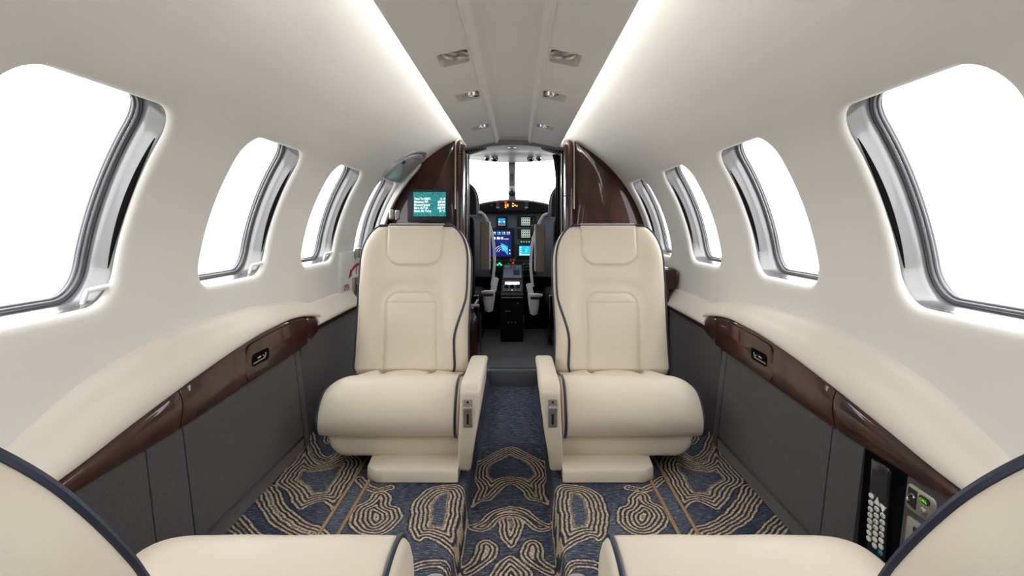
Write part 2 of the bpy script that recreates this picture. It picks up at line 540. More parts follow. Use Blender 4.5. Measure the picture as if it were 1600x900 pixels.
words = {.88: 'nearest', 1.515: 'second', 2.15: 'third', 2.785: 'forward-most'}
def window(side, wy, idx):
    root = empty('window_%d' % idx, cyl(side, wy, 0, .03))
    sd = 'left' if side < 0 else 'right'
    tag(root, 'rounded cabin window on the %s, %s' % (sd, {.88: 'largest in view at the picture edge', 1.515: 'second from the camera', 2.15: 'third from the camera',
        2.785: 'farthest forward by the mahogany partition'}.get(wy, 'behind the camera')) + ('' if wy > .5 else ', number %d from the back' % (WY.index(wy) + 1)), 'window', kind='structure')
    n = len(DIRS)
    def ring(e, d): return [cyl(side, wy + x, y, d) for x, y in (CT[e] if e in CT else contour(e))]
    liner = MB(); liner.loft([ring(.0, .016), ring(-.0015, .022), ring(-.001, .034), ring(-.0028, .045), ring(-.0034, .052), ring(-.0020, .057), ring(-.0015, .066)], True, False)
    liner.build('window_frame', 'liner', root, sharp=60, fix=True)
    s = MB(); s.loft([ring(-.0015, .064), ring(-.005, .0635), ring(-.0065, .066)], True, False)
    s.tube([cyl(side, wy + x, y, .068) for x, y in contour(-.0065)], .0036, 8, True)
    s.loft([ring(-.0085, .071), ring(-.011, .077), ring(-.0115, .082)], True, False)
    s.build('window_seal', 'seal', root, sharp=60)
    s2 = MB(); s2.tube([cyl(side, wy + x, y, .0750) for x, y in contour(-.0105)], .0028, 8, True)
    s2.build('window_seal_bead', 'seal_light', root)
    p = MB()
    base = contour(-.008)
    rings = [[cyl(side, wy + x * t, y * t, .0785) for x, y in base] for t in (1, .8, .6, .4, .2, .02)]
    p.loft(rings, True, False); p.v.append(tuple(cyl(side, wy, 0, .0785))); c0 = len(p.v) - 1
    for i in range(n): p.f.append((5 * n + i, 5 * n + (i + 1) % n, c0))
    p.build('window_pane', 'window_glass', root, sharp=None)
    if wy > .5:
        # dark slot of the pull-down shade, forward side
        sl = MB()
        ss = [-.125 + .25 * i / 24 for i in range(25)]
        def hw(s_): return .0050 * math.sin(PI * min(1, max(0, (s_ + .125) / .25))) ** .8 + .0002
        sl.loft([[cyl(side, wy + WA - .0032, s_, .0225 - hw(s_)), cyl(side, wy + WA - .0032, s_, .0225 + hw(s_)),
                  cyl(side, wy + WA + .001, s_, .0225 + hw(s_)), cyl(side, wy + WA + .001, s_, .0225 - hw(s_))] for s_ in ss], True, True)
        sl.build('shade_slot', 'fabric_gap', root)
        # small latch lever in the corner
        k = (1 if side < 0 else -1)
        yc = wy + k * (WA - .022)
        lt = MB()
        lt.tube([cyl(side, yc - .016 * k, -WB + .026, .030), cyl(side, yc + .012 * k, -WB + .034, .012)], .0048, 10)
        lt.tube([cyl(side, yc - .014 * k, -WB + .025, .030), cyl(side, yc - .018 * k, -WB + .002, .033)], .0046, 8)
        lt.build('shade_latch', 'white_plastic', root)
    # portal: helps the renderer sample the daylight of this opening
    ld = bpy.data.lights.new('window_portal', 'AREA'); ld.shape = 'RECTANGLE'; ld.size = .36; ld.size_y = .38
    ld.cycles.is_portal = True
    lo = bpy.data.objects.new('window_portal', ld); C.objects.link(lo)
    lo.location = cyl(side, wy, 0, .10)
    z = (cyl(side, wy, 0, .10) - cyl(side, wy, 0, .0)).normalized()
    lo.rotation_euler = z.to_track_quat('Z', 'Y').to_euler()
    tag(lo, kind='helper')
i = 0
for wy in WY[::-1]:
    for side in (-1, 1):
        i += 1; window(side, wy, i)

# ------------------------------------------------------------------ ceiling panel with fixtures
CP = [(.243, 1.152), (.2445, 1.135), (.242, 1.127), (.235, 1.1255), (.19, 1.136), (.185, 1.1375), (.102, 1.1555), (.098, 1.156), (.095, 1.152), (.089, 1.1505), (.084, 1.154), (.079, 1.166), (.074, 1.171), (.04, 1.1745), (0, 1.176)]
FIX = [1.465, 1.905, 2.515]      # fixture centres
HX0, HX1, HY = .102, .185, .058
def pz(x):
    xs = [p[0] for p in CP][::-1]; zs = [p[1] for p in CP][::-1]
    return float(np.interp(abs(x), xs, zs))
def ceiling():
    mb = MB(); FR = 3.04
    prof = CP + [(-x, z) for x, z in CP[:-1][::-1]]
    ys = sorted([BACK, FR] + [f - HY for f in FIX] + [f + HY for f in FIX])
    def is_hole(x0, x1, y0, y1):
        a, b = sorted((abs(x0), abs(x1)))
        return abs(a - HX0) < 1e-6 and abs(b - HX1) < 1e-6 and any(abs(y0 - (f - HY)) < 1e-6 for f in FIX)
    for (x0, z0), (x1, z1) in zip(prof, prof[1:]):
        for y0, y1 in zip(ys, ys[1:]):
            if is_hole(x0, x1, y0, y1): continue
            mb.add([(x0, y0, z0), (x1, y0, z1), (x1, y1, z1), (x0, y1, z0)], [(0, 1, 2, 3)])
    # upper side and front edge
    for (x0, z0), (x1, z1) in zip(prof, prof[1:]):
        mb.add([(x0, FR, z0), (x1, FR, z1), (x1, FR, 1.2), (x0, FR, 1.2)], [(0, 1, 2, 3)]) if abs(x0) < .2 and abs(x1) < .2 else None
    mb.add([(-.19, BACK, 1.205), (.19, BACK, 1.205), (.19, FR, 1.205), (-.19, FR, 1.205)], [(0, 1, 2, 3)])
    for s in (-1, 1):
        mb.add([(s * .243, BACK, 1.152), (s * .19, BACK, 1.152), (s * .19, FR, 1.152), (s * .243, FR, 1.152)], [(0, 1, 2, 3)])
        mb.add([(s * .19, BACK, 1.152), (s * .19, BACK, 1.205), (s * .19, FR, 1.205), (s * .19, FR, 1.152)], [(0, 1, 2, 3)])
    bm = bmesh.new(); me = bpy.data.meshes.new('ceiling')
    me.from_pydata(mb.v, [], mb.f); bm.from_mesh(me)
    bmesh.ops.remove_doubles(bm, verts=bm.verts[:], dist=1e-5)
    bmesh.ops.recalc_face_normals(bm, faces=bm.faces[:]); bm.to_mesh(me); bm.free()
    o = link('ceiling', me, 'ceiling_panel', None, 50)
    tag(o, 'dropped grey ceiling panel running along the middle of the cabin', 'ceiling', kind='structure')
ceiling()

for side in (-1, 1):
    mb = MB(); mb.tube([(side * .212, BACK + .02, 1.166), (side * .212, 3.02, 1.166)], .0045, 8)
    o = mb.build('cove_light', 'cove')
    tag(o, 'glowing strip light hidden above the %s edge of the ceiling panel' % ('left' if side < 0 else 'right'), 'light')

FL = Matrix(((1, 0, 0), (0, 1, 0), (0, 0, -1)))
def fixture(side, k):
    fy = FIX[k]; xc = side * (HX0 + HX1) / 2; hx = (HX1 - HX0) / 2
    sl = math.atan2(pz(HX0) - pz(HX1), hx * 2)      # tilt of the panel
    zc = (pz(HX0) + pz(HX1)) / 2
    def T(a, b, d):      # a: outward, b: along cabin, d: downwards
        return Vector((side * ((HX0 + HX1) / 2 + a * math.cos(sl)), fy + b, zc - a * math.sin(sl) - d))
    sd = 'left' if side < 0 else 'right'
    where = ['nearest the camera', 'second along the cabin', 'nearest the cockpit'][k]
    if k == 0: nm, lb, ct = 'reading_light', 'recessed reading light with glass lens in the %s row of the ceiling' % sd, 'reading light'
    else: nm, lb, ct = 'air_vent', 'recessed round air nozzle in the %s row of the ceiling panel, %s' % (sd, where), 'air vent'
    root = empty(nm, T(0, 0, 0)); tag(root, lb, ct)
    # rim + tub
    n = 6
    out = rrect(hx + .004, HY + .004, .014, n); inn = rrect(hx - .002, HY - .002, .012, n); low = rrect(hx - .006, HY - .010, .012, n)
    rim = MB(); rim.loft([[T(a, b, -.002) for a, b in out], [T(a, b, .0014) for a, b in out], [T(a, b, .0014) for a, b in inn], [T(a, b, -.006) for a, b in inn]], True, False)
    rim.build('rim', 'ceiling_panel', root)
    tub = MB(); tub.loft([[T(a, b, -.001) for a, b in inn], [T(a, b, -.022) for a, b in low]], True, False)
    tub.f.append(tuple(range(len(inn), 2 * len(inn)))); tub.build('tub', 'tub', root)
    if k == 0:
        m1 = MB(); m1.lathe(T(-.004, -.004, -.003), [(.036, -.014), (.037, -.004), (.034, .0), (.031, .001), (.029, -.004)], 'z', 32, FL); m1.build('lamp_ring', 'satin_metal', root)
        m2 = MB(); m2.lathe(T(-.004, -.004, -.004), [(.030, -.008), (.0295, -.003), (.020, .001), (.001, .003)], 'z', 32, FL); m2.build('lamp_lens', 'lens', root)
    else:
        m1 = MB(); m1.lathe(T(-.010, .002, -.001), [(.028, -.022), (.030, -.014), (.026, -.010), (.020, -.009), (.018, -.003), (.0165, .001), (.013, .001), (.012, -.004)], 'z', 28, FL); m1.build('nozzle', 'chrome', root)
        m2 = MB(); m2.lathe(T(-.010, .002, -.002), [(.0125, -.003), (.006, -.0015), (.0008, -.0012)], 'z', 24, FL); m2.build('nozzle_core', 'black_plastic', root)
        m3 = MB(); m3.lathe(T(-.024, .038, -.006), [(.010, -.008), (.010, .0), (.007, .003), (.001, .004)], 'z', 16, FL)
        m3.tube([T(.002, .030, -.014), T(.020, .018, -.014)], .003, 8); m3.build('fitting', 'chrome', root)
for side in (-1, 1):
    for k in range(3): fixture(side, k)

# rear bulkhead behind the camera
mb = MB(); n = 48
ring = [(R * 1.12 * math.cos(2 * PI * k / n), BACK, CZ + R * 1.12 * math.sin(2 * PI * k / n)) for k in range(n)]
ring2 = [(x, BACK - .03, z) for x, y, z in ring]
mb.loft([ring, ring2]); o = mb.build('wall_back', 'headliner'); tag(o, 'rear cabin bulkhead behind the camera', 'wall', kind='structure')

# ground plane outside, added to weaken the light from below
mb = MB(); mb.add([(-150, -150, -1.6), (150, -150, -1.6), (150, 150, -1.6), (-150, 150, -1.6)], [(0, 1, 2, 3)])
o = mb.build('ground', 'apron', fix=False); tag(o, 'grey ground plane added outside the cabin to weaken light from below', 'ground', kind='structure')
# ------------------------------------------------------------------ carpet: woven motifs traced as outlines on the floor
def fl(px, py, H=.72):
    D = F * H / (py - 350.0); return (CX + (px - 808) * D / F, D)
MOT = []      # (kind, points, spacing, rings, region) ; region 'o' outboard, 'a' aisle
def motif(kind, pts, sp, n, H=.72, sy=True, smooth=True):
    P = [fl(x, y, H) for x, y in pts]
    V3 = [Vector((a, b, 0)) for a, b in P]
    if smooth: V3 = catmull(V3, 5, kind == 'closed')
    P = np.array([(v.x, v.y) for v in V3])
    MOT.append((kind, P, sp, n, 'o' if H < .75 else 'a'))
    if sy:
        Q = P.copy(); Q[:, 0] *= -1
        MOT.append((kind, Q, sp, n, 'o' if H < .75 else 'a'))
S = .0110
motif('closed', [(572, 783), (580, 771), (600, 767), (613, 776), (613, 787), (626, 793), (629, 811), (612, 829), (587, 838), (562, 836), (546, 822), (545, 805), (556, 790)], S, 6)
motif('closed', [(574, 838), (600, 838), (606, 856), (604, 872), (556, 872), (560, 856)], S, 3)
motif('closed', [(645, 784), (660, 768), (680, 759), (716, 757), (732, 770), (730, 810), (722, 850), (708, 864), (700, 860), (688, 853), (674, 845), (664, 841), (656, 847), (644, 841), (638, 825), (640, 802)], S, 5)
motif('closed', [(658, 826), (662, 806), (668, 822), (676, 826), (664, 832)], S * .8, 2)
motif('closed', [(480, 688), (464, 714), (438, 742), (430, 756), (447, 768), (455, 785), (468, 798), (486, 790), (504, 784), (514, 792), (520, 802), (532, 786), (552, 752), (566, 722), (552, 708), (530, 712), (500, 724), (486, 708)], S * 1.05, 5)
motif('open', [(478, 672), (484, 700), (496, 715), (516, 719), (536, 708)], S, 2.5)
motif('open', [(414, 764), (424, 786), (440, 808), (464, 824), (488, 834), (500, 852)], S, 3)
motif('open', [(366, 812), (388, 836), (408, 852), (420, 880)], S, 2.5)
motif('open', [(610, 762), (590, 766), (574, 760), (560, 748)], S, 1.5)
motif('open', [(630, 893), (660, 882), (690, 882), (706, 892), (714, 910)], S, 1.5)
motif('open', [(540, 860), (520, 872), (500, 880), (470, 890)], S, 2)
for a in ((560, 640), (470, 640)): pass
A = .80
motif('closed', [(798, 697), (770, 708), (742, 724), (734, 745), (745, 762), (731, 800), (748, 786), (770, 782), (784, 766), (798, 757), (812, 766), (826, 782), (848, 786), (865, 800), (851, 762), (862, 745), (854, 724), (826, 708)], S * 1.05, 5, A, False)
motif('closed', [(725, 822), (747, 814), (770, 797), (798, 790), (826, 797), (849, 814), (871, 822), (850, 832), (830, 828), (812, 812), (798, 808), (784, 812), (766, 828), (746, 832)], S, 3.2, A, False)
motif('closed', [(779, 806), (780, 836), (798, 857), (816, 836), (817, 806), (798, 798)], S, 3, A, False)
motif('closed', [(743, 850), (760, 843), (776, 850), (779, 868), (764, 884), (735, 900), (716, 902), (716, 888), (736, 874)], S, 4, A)
motif('closed', [(798, 866), (772, 884), (762, 905), (780, 935), (798, 945), (816, 935), (834, 905), (824, 884)], S, 5, A, False)
# the pattern goes on towards the rear, outside the picture
def motif_xy(kind, pts, sp, n, reg='o'):
    P = np.array([(v.x, v.y) for v in catmull([Vector((a, b, 0)) for a, b in pts], 5, kind == 'closed')])
    MOT.append((kind, P, sp, n, reg)); Q = P.copy(); Q[:, 0] *= -1; MOT.append((kind, Q, sp, n, reg))
for dy in (.0, -.75, -1.4):
    motif_xy('closed', [(.18, .95 + dy), (.26, 1.02 + dy), (.34, .96 + dy), (.32, .82 + dy), (.36, .72 + dy), (.24, .66 + dy), (.17, .78 + dy)], S, 5)
    motif_xy('closed', [(.48, .92 + dy), (.58, .98 + dy), (.64, .88 + dy), (.60, .74 + dy), (.50, .70 + dy), (.47, .80 + dy)], S, 5)
# behind the front seats
motif_xy('closed', [(.50, 2.0), (.60, 2.06), (.64, 1.95), (.6, 1.86), (.5, 1.9)], S, 4)

def seg_dist(P, pts, closed):
    a = pts; b = np.roll(pts, -1, axis=0)
    if not closed: a = pts[:-1]; b = pts[1:]
    best = np.full(len(P), 9.0); ins = np.zeros(len(P), bool)
    for p, q in zip(a, b):
        d = q - p; L2 = (d * d).sum() + 1e-12
        t = np.clip(((P - p) @ d) / L2, 0, 1)
        r = P - (p + t[:, None] * d)
        best = np.minimum(best, (r * r).sum(1))
        if closed:
            c = ((p[1] > P[:, 1]) != (q[1] > P[:, 1]))
            xx = (q[0] - p[0]) * (P[:, 1] - p[1]) / (q[1] - p[1] + 1e-15) + p[0]
            ins ^= c & (P[:, 0] < xx)
    return np.sqrt(best), ins

def floor():
    xs = []; zs = []; reg = []
    def put(x, z, r): xs.append(x); zs.append(z); reg.append(r)
    out = list(np.arange(-.70, -.138, .0052))
    for x in out: put(x, 0, 'o')
    for a in (0, 20, 40, 60, 80):
        t = math.radians(a); put(-.136 + .016 * math.sin(t), -.016 + .016 * math.cos(t), 'o')
    put(-.1185, -.03, 'o'); put(-.116, -.05, 'o'); put(-.113, -.068, 'o'); put(-.109, -.077, 'a'); put(-.104, -.08, 'a')
    for x in np.arange(-.099, .0001, .0052): put(x, -.08, 'a')
    n = len(xs)
    for i in range(n - 2, -1, -1): put(-xs[i], zs[i], reg[i])
    ys = list(np.arange(BACK, .8, .03)) + list(np.arange(.8, 2.26, .0062)) + list(np.arange(2.27, 2.80, .03)) + [2.80]
    nx, ny = len(xs), len(ys)
    X = np.array(xs); Z = np.array(zs); Y = np.array(ys)
    # girth: the weave runs on over the rounded step, so measure it along the surface there
    P = np.stack([np.tile(X, ny), np.repeat(Y, nx)], 1)
    ra = np.tile(np.array([r == 'a' for r in reg]), ny)
    ring = np.zeros(len(P))
    PW = P + .0017 * np.stack([np.sin(P[:, 1] * 60 + 2) + .5 * np.sin(P[:, 1] * 131 + np.abs(P[:, 0]) * 60), np.sin(np.abs(P[:, 0]) * 66 + 1) + .5 * np.sin(np.abs(P[:, 0]) * 140 + P[:, 1] * 50)], 1)
    for kind, pts, sp, nr, rg in MOT:
        sel = np.nonzero((ra == (rg == 'a')) & (P[:, 1] > pts[:, 1].min() - .08) & (P[:, 1] < pts[:, 1].max() + .08) & (P[:, 0] > pts[:, 0].min() - .08) & (P[:, 0] < pts[:, 0].max() + .08))[0]
        if len(sel) == 0: continue
        d, ins = seg_dist(PW[sel], pts, kind == 'closed')
        r = d / sp
        if kind == 'closed': ok = ins & (r < nr)
        else: ok = r < nr; r = nr - r
        ok &= ring[sel] <= 0.02
        ring[sel[ok]] = np.maximum(r[ok], .021)
    # ground tone: navy field, greyer bands
    tone = .45 + .35 * np.sin(P[:, 1] * 9 + 2.2 * np.sin(np.abs(P[:, 0]) * 7)) + .2 * np.sin(np.abs(P[:, 0]) * 31 + P[:, 1] * 14) + .08
    tone = np.where(P[:, 1] > 2.12, .75, tone)
    tone = np.clip(np.where(ra, .2 + .5 * tone, tone), 0, 1)
    V = np.stack([P[:, 0], P[:, 1], np.tile(Z, ny)], 1)
    idx = np.arange(nx * ny).reshape(ny, nx)
    fs = np.stack([idx[:-1, :-1], idx[:-1, 1:], idx[1:, 1:], idx[1:, :-1]], -1).reshape(-1, 4)
    me = bpy.data.meshes.new('floor')
    me.vertices.add(len(V)); me.vertices.foreach_set('co', V.ravel())
    me.loops.add(fs.size); me.loops.foreach_set('vertex_index', fs.ravel().astype(np.int32))
    me.polygons.add(len(fs)); me.polygons.foreach_set('loop_start', np.arange(0, fs.size, 4, dtype=np.int32))
    me.update(calc_edges=True); me.validate()
    for nm, arr in (('ring', ring), ('tone', tone)):
        a = me.attributes.new(nm, 'FLOAT', 'POINT'); a.data.foreach_set('value', arr.astype(np.float32))
    o = link('floor', me, 'carpet', None, None)
    tag(o, 'navy carpet with beige cord swirls and a sunken aisle', 'carpet', kind='structure')
floor()
# step up at the forward end of the aisle, carpet of the vestibule and cockpit
mb = MB()
mb.b2((-.125, 2.80, -.085), (.125, 2.86, .0), .006)
mb.b2((-.70, 2.79, -.085), (-.12, 2.86, -.001)); mb.b2((.12, 2.79, -.085), (.70, 2.86, -.001))
mb.grid(lambda x, y: Vector((x, y, 0.0)), [-.70, 0, .70], [2.84, 3.2, 4.6])
o = mb.build('floor_cockpit', 'cockpit_carpet', fix=False); tag(o, 'plain grey carpet leading into the cockpit', 'carpet', kind='structure')
for side in (-1, 1):
    for x, nm in ((.44, 'beside the side panel'), (.395, 'beside the seat base')):
        mb = MB(); mb.tube([(side * x, BACK + .02, .001), (side * x, 2.2, .001)], .0048, 6)
        o = mb.build('carpet_cord', 'carpet_cord')
        tag(o, 'straight beige carpet binding cord on the %s floor, %s' % ('left' if side < 0 else 'right', nm), 'carpet cord')
# ------------------------------------------------------------------ side consoles: cream arm pad, mahogany fascia, grey panels
CREASE = [(-1.3, .40), (.5, .40), (.7, .375), (.84, .322), (.97, .274), (1.13, .247), (1.31, .233), (1.6, .235), (1.84, .250), (2.0, .275), (2.10, .300)]
WTOP = [(-1.3, .41), (.7, .405), (.89, .390), (1.02, .366), (1.2, .338), (1.38, .314), (1.55, .298), (1.765, .2915), (1.91, .305), (2.0, .322), (2.08, .345)]
WBOT = [(-1.3, .432), (.92, .430), (1.11, .434), (1.22, .4345), (1.55, .422), (1.75, .416), (1.92, .412), (2.03, .385), (2.08, .352)]
def smooth_tab(t, lo, hi, n=60):
    ys = np.linspace(lo, hi, n); z = np.array([interp(y, t) for y in ys])
    for _ in range(3): z[1:-1] = (z[:-2] + 2 * z[1:-1] + z[2:]) / 4
    return [(float(a), float(b)) for a, b in zip(ys, z)]
CREASE = smooth_tab(CREASE, -1.3, 2.10, 120)
WTOP = smooth_tab(WTOP, -1.3, 2.08, 120)
WBOT = smooth_tab(WBOT, -1.3, 2.08, 120)
def wallx(z): return math.sqrt(max(0, R * R - (z - CZ) ** 2))
XI = .682                       # face of the fascia
def px_(z):                     # grey panels lean in towards the floor
    return .688 - (.30 - z) / .255 * .030 if z < .30 else .688
PAD_END = 2.095

def console(side):
    sd = 'left' if side < 0 else 'right'
    root = empty('side_console', (side * .69, .8, 0))
    tag(root, 'long curved console of cream pad, glossy mahogany and grey panels along the %s wall' % sd, 'side console')
    W = lambda x, y, z: Vector((side * x, y, z))
    # cream pad
    pad = MB(); rings = []
    ys = list(np.linspace(-1.3, 1.9, 110)) + [1.9 + .195 * math.sin(PI / 2 * i / 12) for i in range(1, 13)]
    for y in ys:
        zc = EYE - interp(y, CREASE); zw = EYE - interp(y, WTOP)
        k = 1.0
        if y > 1.98: k = math.sqrt(max(.0, 1 - ((y - 1.98) / .1155) ** 2))
        k = max(k, .03)
        xw = wallx(zc) + .004; xi = XI - .006; xi = xw - (xw - xi) * (.06 + .94 * k)
        zb = zw - .002; prof = []
        h = zc - zb
        base = [(xw + .01, -.15), (xw + .002, 1.0), (xw - .006, 1.02), ((xw + xi) / 2 + .006, .90), (xi + .020, .66), (xi + .010, .50), (xi + .003, .32), (xi, .16), (xi + .0015, .05), (xi + .006, .0), (xi + .018, -.05)]
        for x, t in base: prof.append(W(x, y, zb + h * t * (.35 + .65 * k) if t > 0 else zb + .03 * t))
        rings.append(catmull(prof, 4))
    pad.loft(rings, False, False)
    n = len(rings[0]); pad.f.append(tuple((len(rings) - 1) * n + k for k in range(n)))
    pad.build('arm_pad', 'leather_pad', root, sharp=60)
    # mahogany fascia: aft piece, table door, end cap
    def fascia(name, y0, y1, rend=False, lab=None):
        mb = MB(); rings = []
        n = max(6, int((y1 - y0) / .02))
        for i in range(n + 1):
            y = y0 + (y1 - y0) * i / n
            zt = EYE - interp(y, WTOP) + .001; zb = EYE - interp(y, WBOT)
            if rend:
                t = (y - y0) / (y1 - y0); k = math.sqrt(max(0, 1 - max(0, (t - .55) / .45) ** 2)) ; k = max(k, .1)
                m_ = zt * .5 + zb * .5; zt, zb = m_ + (zt - m_) * k, m_ + (zb - m_) * k
            e = .003 if (i in (0, n)) else 0
            r_ = []
            for q in (0, .02, .06, .14, .3, .5, .7, .86, .94, .98, 1):
                bow = .0095 * (1 - (2 * q - 1) ** 2) - .006 * max(0, 1 - q / .30) ** 1.5
                edge = .006 * max(0, 1 - min(q, 1 - q) / .06) ** 2
                r_.append(W(XI + .006 - bow + edge + e, y, zt + (zb - zt) * q))
            r_ += [W(XI + .03, y, zb), W(XI + .03, y, zt)]
            rings.append(r_)
        mb.loft(rings, True, True)
        return mb.build(name, 'mahogany', root, sharp=50)
    g = .0018
    fascia('fascia_panel', -1.25, 1.195 - g)
    door = fascia('table_door', 1.195 + g, 1.915 - g)
    fascia('fascia_end_cap', 1.915 + g, 2.075, True)
    # black shadow gap under the pad and behind seams
    gp = MB()
    for y0, y1 in [(a, a + .1) for a in np.arange(-1.25, 1.95, .1)]:
        gp.add([W(XI + .010, y0, EYE - interp(y0, WTOP) + .004), W(XI + .010, y1, EYE - interp(y1, WTOP) + .004), W(XI + .010, y1, EYE - interp(y1, WBOT) - .006), W(XI + .010, y0, EYE - interp(y0, WBOT) - .006)], [(0, 1, 2, 3)])
    gp.build('shadow_gap', 'fabric_gap', root)
    # raised latch field: real outline, its curve mostly shaped after a reflection
    lf = MB(); yl = 1.61
    poly = []
    for y in np.linspace(1.50, 1.90, 24): poly.append((y, EYE - interp(y, WBOT) + .012))
    for y in np.linspace(1.90, 1.50, 24): poly.append((y, EYE - interp(y, WTOP) - .014))
    # round the rear end
    r_end = []
    z0, z1 = poly[0][1], poly[-1][1]
    for i in range(1, 10):
        t = PI * i / 10; r_end.append((1.50 - .035 * math.sin(t), (z0 + z1) / 2 + (z1 - z0) / 2 * math.cos(t)))
    poly = poly + r_end
    lf.prism(poly, lambda a, b, d: W(XI - .0010 - d, a, b), -.003, .0022, .0016)
    lf.build('latch_field', 'mahogany', door, sharp=40)
    # latch: recessed black oval with bright bits
    lz = EYE - .362
    la = MB(); la.prism([(1.552 + a, lz + b) for a, b in rrect(.052, .0165, .012)], lambda a, b, d: W(XI - .0030 - d, a, b), -.002, .0012, .0008)
    lo = la.build('latch', 'fabric_gap', door)
    lb = MB()
    lb.tube([W(XI - .005, 1.505, lz - .008), W(XI - .005, 1.575, lz - .006)], .0018, 8)
    lb.tube([W(XI - .005, 1.560, lz + .004), W(XI - .0065, 1.572, lz - .004), W(XI - .005, 1.580, lz + .006)], .0016, 8)
    lb.tube([W(XI - .005, 1.530, lz + .001), W(XI - .006, 1.545, lz + .003)], .0022, 8)
    lb.build('latch_bolt', 'satin_metal', lo)
    # grey fabric panels
    def panel(name, y0, y1, z0=.046, top=None, x_off=0.0, m='grey_fabric', par=None):
        mb = MB(); rings = []; n = max(3, int((y1 - y0) / .06))
        for i in range(n + 1):
            y = y0 + (y1 - y0) * i / n
            zt = (EYE - interp(y, WBOT) + .004) if top is None else top
            e = .004 if i in (0, n) else 0
            yy = y
            pr = [(.014, z0 + .001), (.004, z0), (.0008, z0 + .002), (0, z0 + .006), (0, (z0 + zt) / 2), (0, zt - .006), (.0008, zt - .002), (.004, zt), (.014, zt)]
            rings.append([W(px_(z) + x_off + d + e, yy, z) for d, z in pr])
        # soften ends
        rings = [[v + Vector((side * .0025, .0, 0)) for v in rings[0]]] + [[v + Vector((-side * .0035, .0012, 0)) for v in rings[0]]] + rings[1:-1] + [[v + Vector((-side * .0035, -.0012, 0)) for v in rings[-1]]] + [[v + Vector((side * .0025, 0, 0)) for v in rings[-1]]]
        mb.loft(rings, True, True)
        return mb.build(name, m, root, sharp=50)
    panel('lower_panel', 1.2055, 1.812)
    panel('lower_panel', 1.8145, 1.855, z0=.01)
    if side < 0:
        panel('lower_panel', 1.085, 1.203); panel('lower_panel', .30, 1.083)
    else:
        panel('lower_panel', 1.095, 1.203); panel('lower_panel', .30, .974)
    panel('lower_panel', -1.25, .296)
    # kick strip under the groove
    ks = MB()
    ks.b2(W(.6590, -1.25, .0), W(.70, 1.855, .037), .002)
    ks.build('kick_strip', 'grey_fabric', root)
    bk = MB(); bk.add([W(.672 + .0, -1.25, .03), W(.672, 1.85, .03), W(.702, 1.85, .31), W(.702, -1.25, .31)], [(0, 1, 2, 3)])
    bk.build('backing', 'fabric_gap', root)
    # lower forward section
    fw = MB()
    fw.b2(W(.684, 1.857, 0), W(.71, 2.56 if side < 0 else 3.03, .349), .003)
    fw.build('forward_panel', 'grey_fabric', root)
    if side > 0:
        # recess of the telephone
        rc = MB()
        y0, y1, z0, z1 = .976, 1.092, .05, .292
        xo, xi = .668, .722
        rc.add([W(xo, y0, z0), W(xo, y1, z0), W(xo + .02, y1, z1), W(xo + .02, y0, z1), W(xi, y0, z0), W(xi, y1, z0), W(xi, y1, z1), W(xi, y0, z1)],
               [(4, 5, 6, 7), (0, 1, 5, 4), (3, 2, 6, 7), (1, 2, 6, 5), (0, 3, 7, 4)])
        rc.build('phone_recess', 'black_plastic', root)
        rg = MB(); rg.tube([W(.700 , 1.04 + .030 * math.cos(t), .268 + .013 * math.sin(t)) for t in np.linspace(0, 2 * PI, 25)[:-1]], .0016, 6, True)
        rg.build('recess_ring', 'dark_gloss', root)
        # call plate and volume plate on the aft grey panel
        def face(a, b, d): return W(px_(b) - d, a, b)
        cp = MB(); cp.prism([(.9335 + a, .262 + b) for a, b in rrect(.034, .021, .010)], face, -.001, .003, .001)
        c = cp.build('call_plate', 'satin_metal', root)
        q = MB(); q.prism([(.9515 + a, .262 + b) for a, b in ((-.0095, -.015), (.0115, -.012), (.0115, .015), (-.0095, .015))], face, .0025, .0038)
        q.build('phone_window', 'black_plastic', c)
        q = MB(); q.tube([face(.9585, .255, .005), face(.9595, .261, .005), face(.9555, .267, .005), face(.9485, .269, .005), face(.9445, .265, .005)], [.0022, .0012, .0012, .0012, .0022], 6, smooth=4)
        q.build('handset_symbol', 'satin_metal', c)
        q = MB(); q.prism([(.9245 + a, .271 + b) for a, b in rrect(.012, .0055, .005)], face, .0025, .004)
        q.build('call_lamp', 'black_plastic', c)
        text('call_lettering', 'CALL', .0070, W(px_(.268) - .0052, .933, .2685), (PI / 2, 0, -PI / 2), 'call_green', c)
        q = MB(); q.lathe(face(.9235, .255, .003), [(.0075, .0), (.0072, -.003), (.005, -.0055), (.0005, -.006)], 'x', 20)
        q.build('call_button', 'satin_metal', c)
        cp = MB(); cp.prism([(.915 + a, .176 + b) for a, b in rrect(.045, .055, .006)], face, -.001, .003, .001)
        c = cp.build('control_plate', 'satin_metal', root)
        q = MB(); q.prism([(.928 + a, .216 + b) for a, b in rrect(.014, .005, .004)], face, .0025, .004); q.build('indicator', 'black_plastic', c)
        text('lettering', 'OFF', .006, W(px_(.214) - .0045, .9345, .2145), (PI / 2, 0, -PI / 2), 'satin_metal', c)
        q = MB(); q.prism([(.918 + a, .172 + b) for a, b in rrect(.026, .028, .003)], face, .0025, .004); q.build('display', 'black_plastic', c)
for side in (-1, 1): console(side)

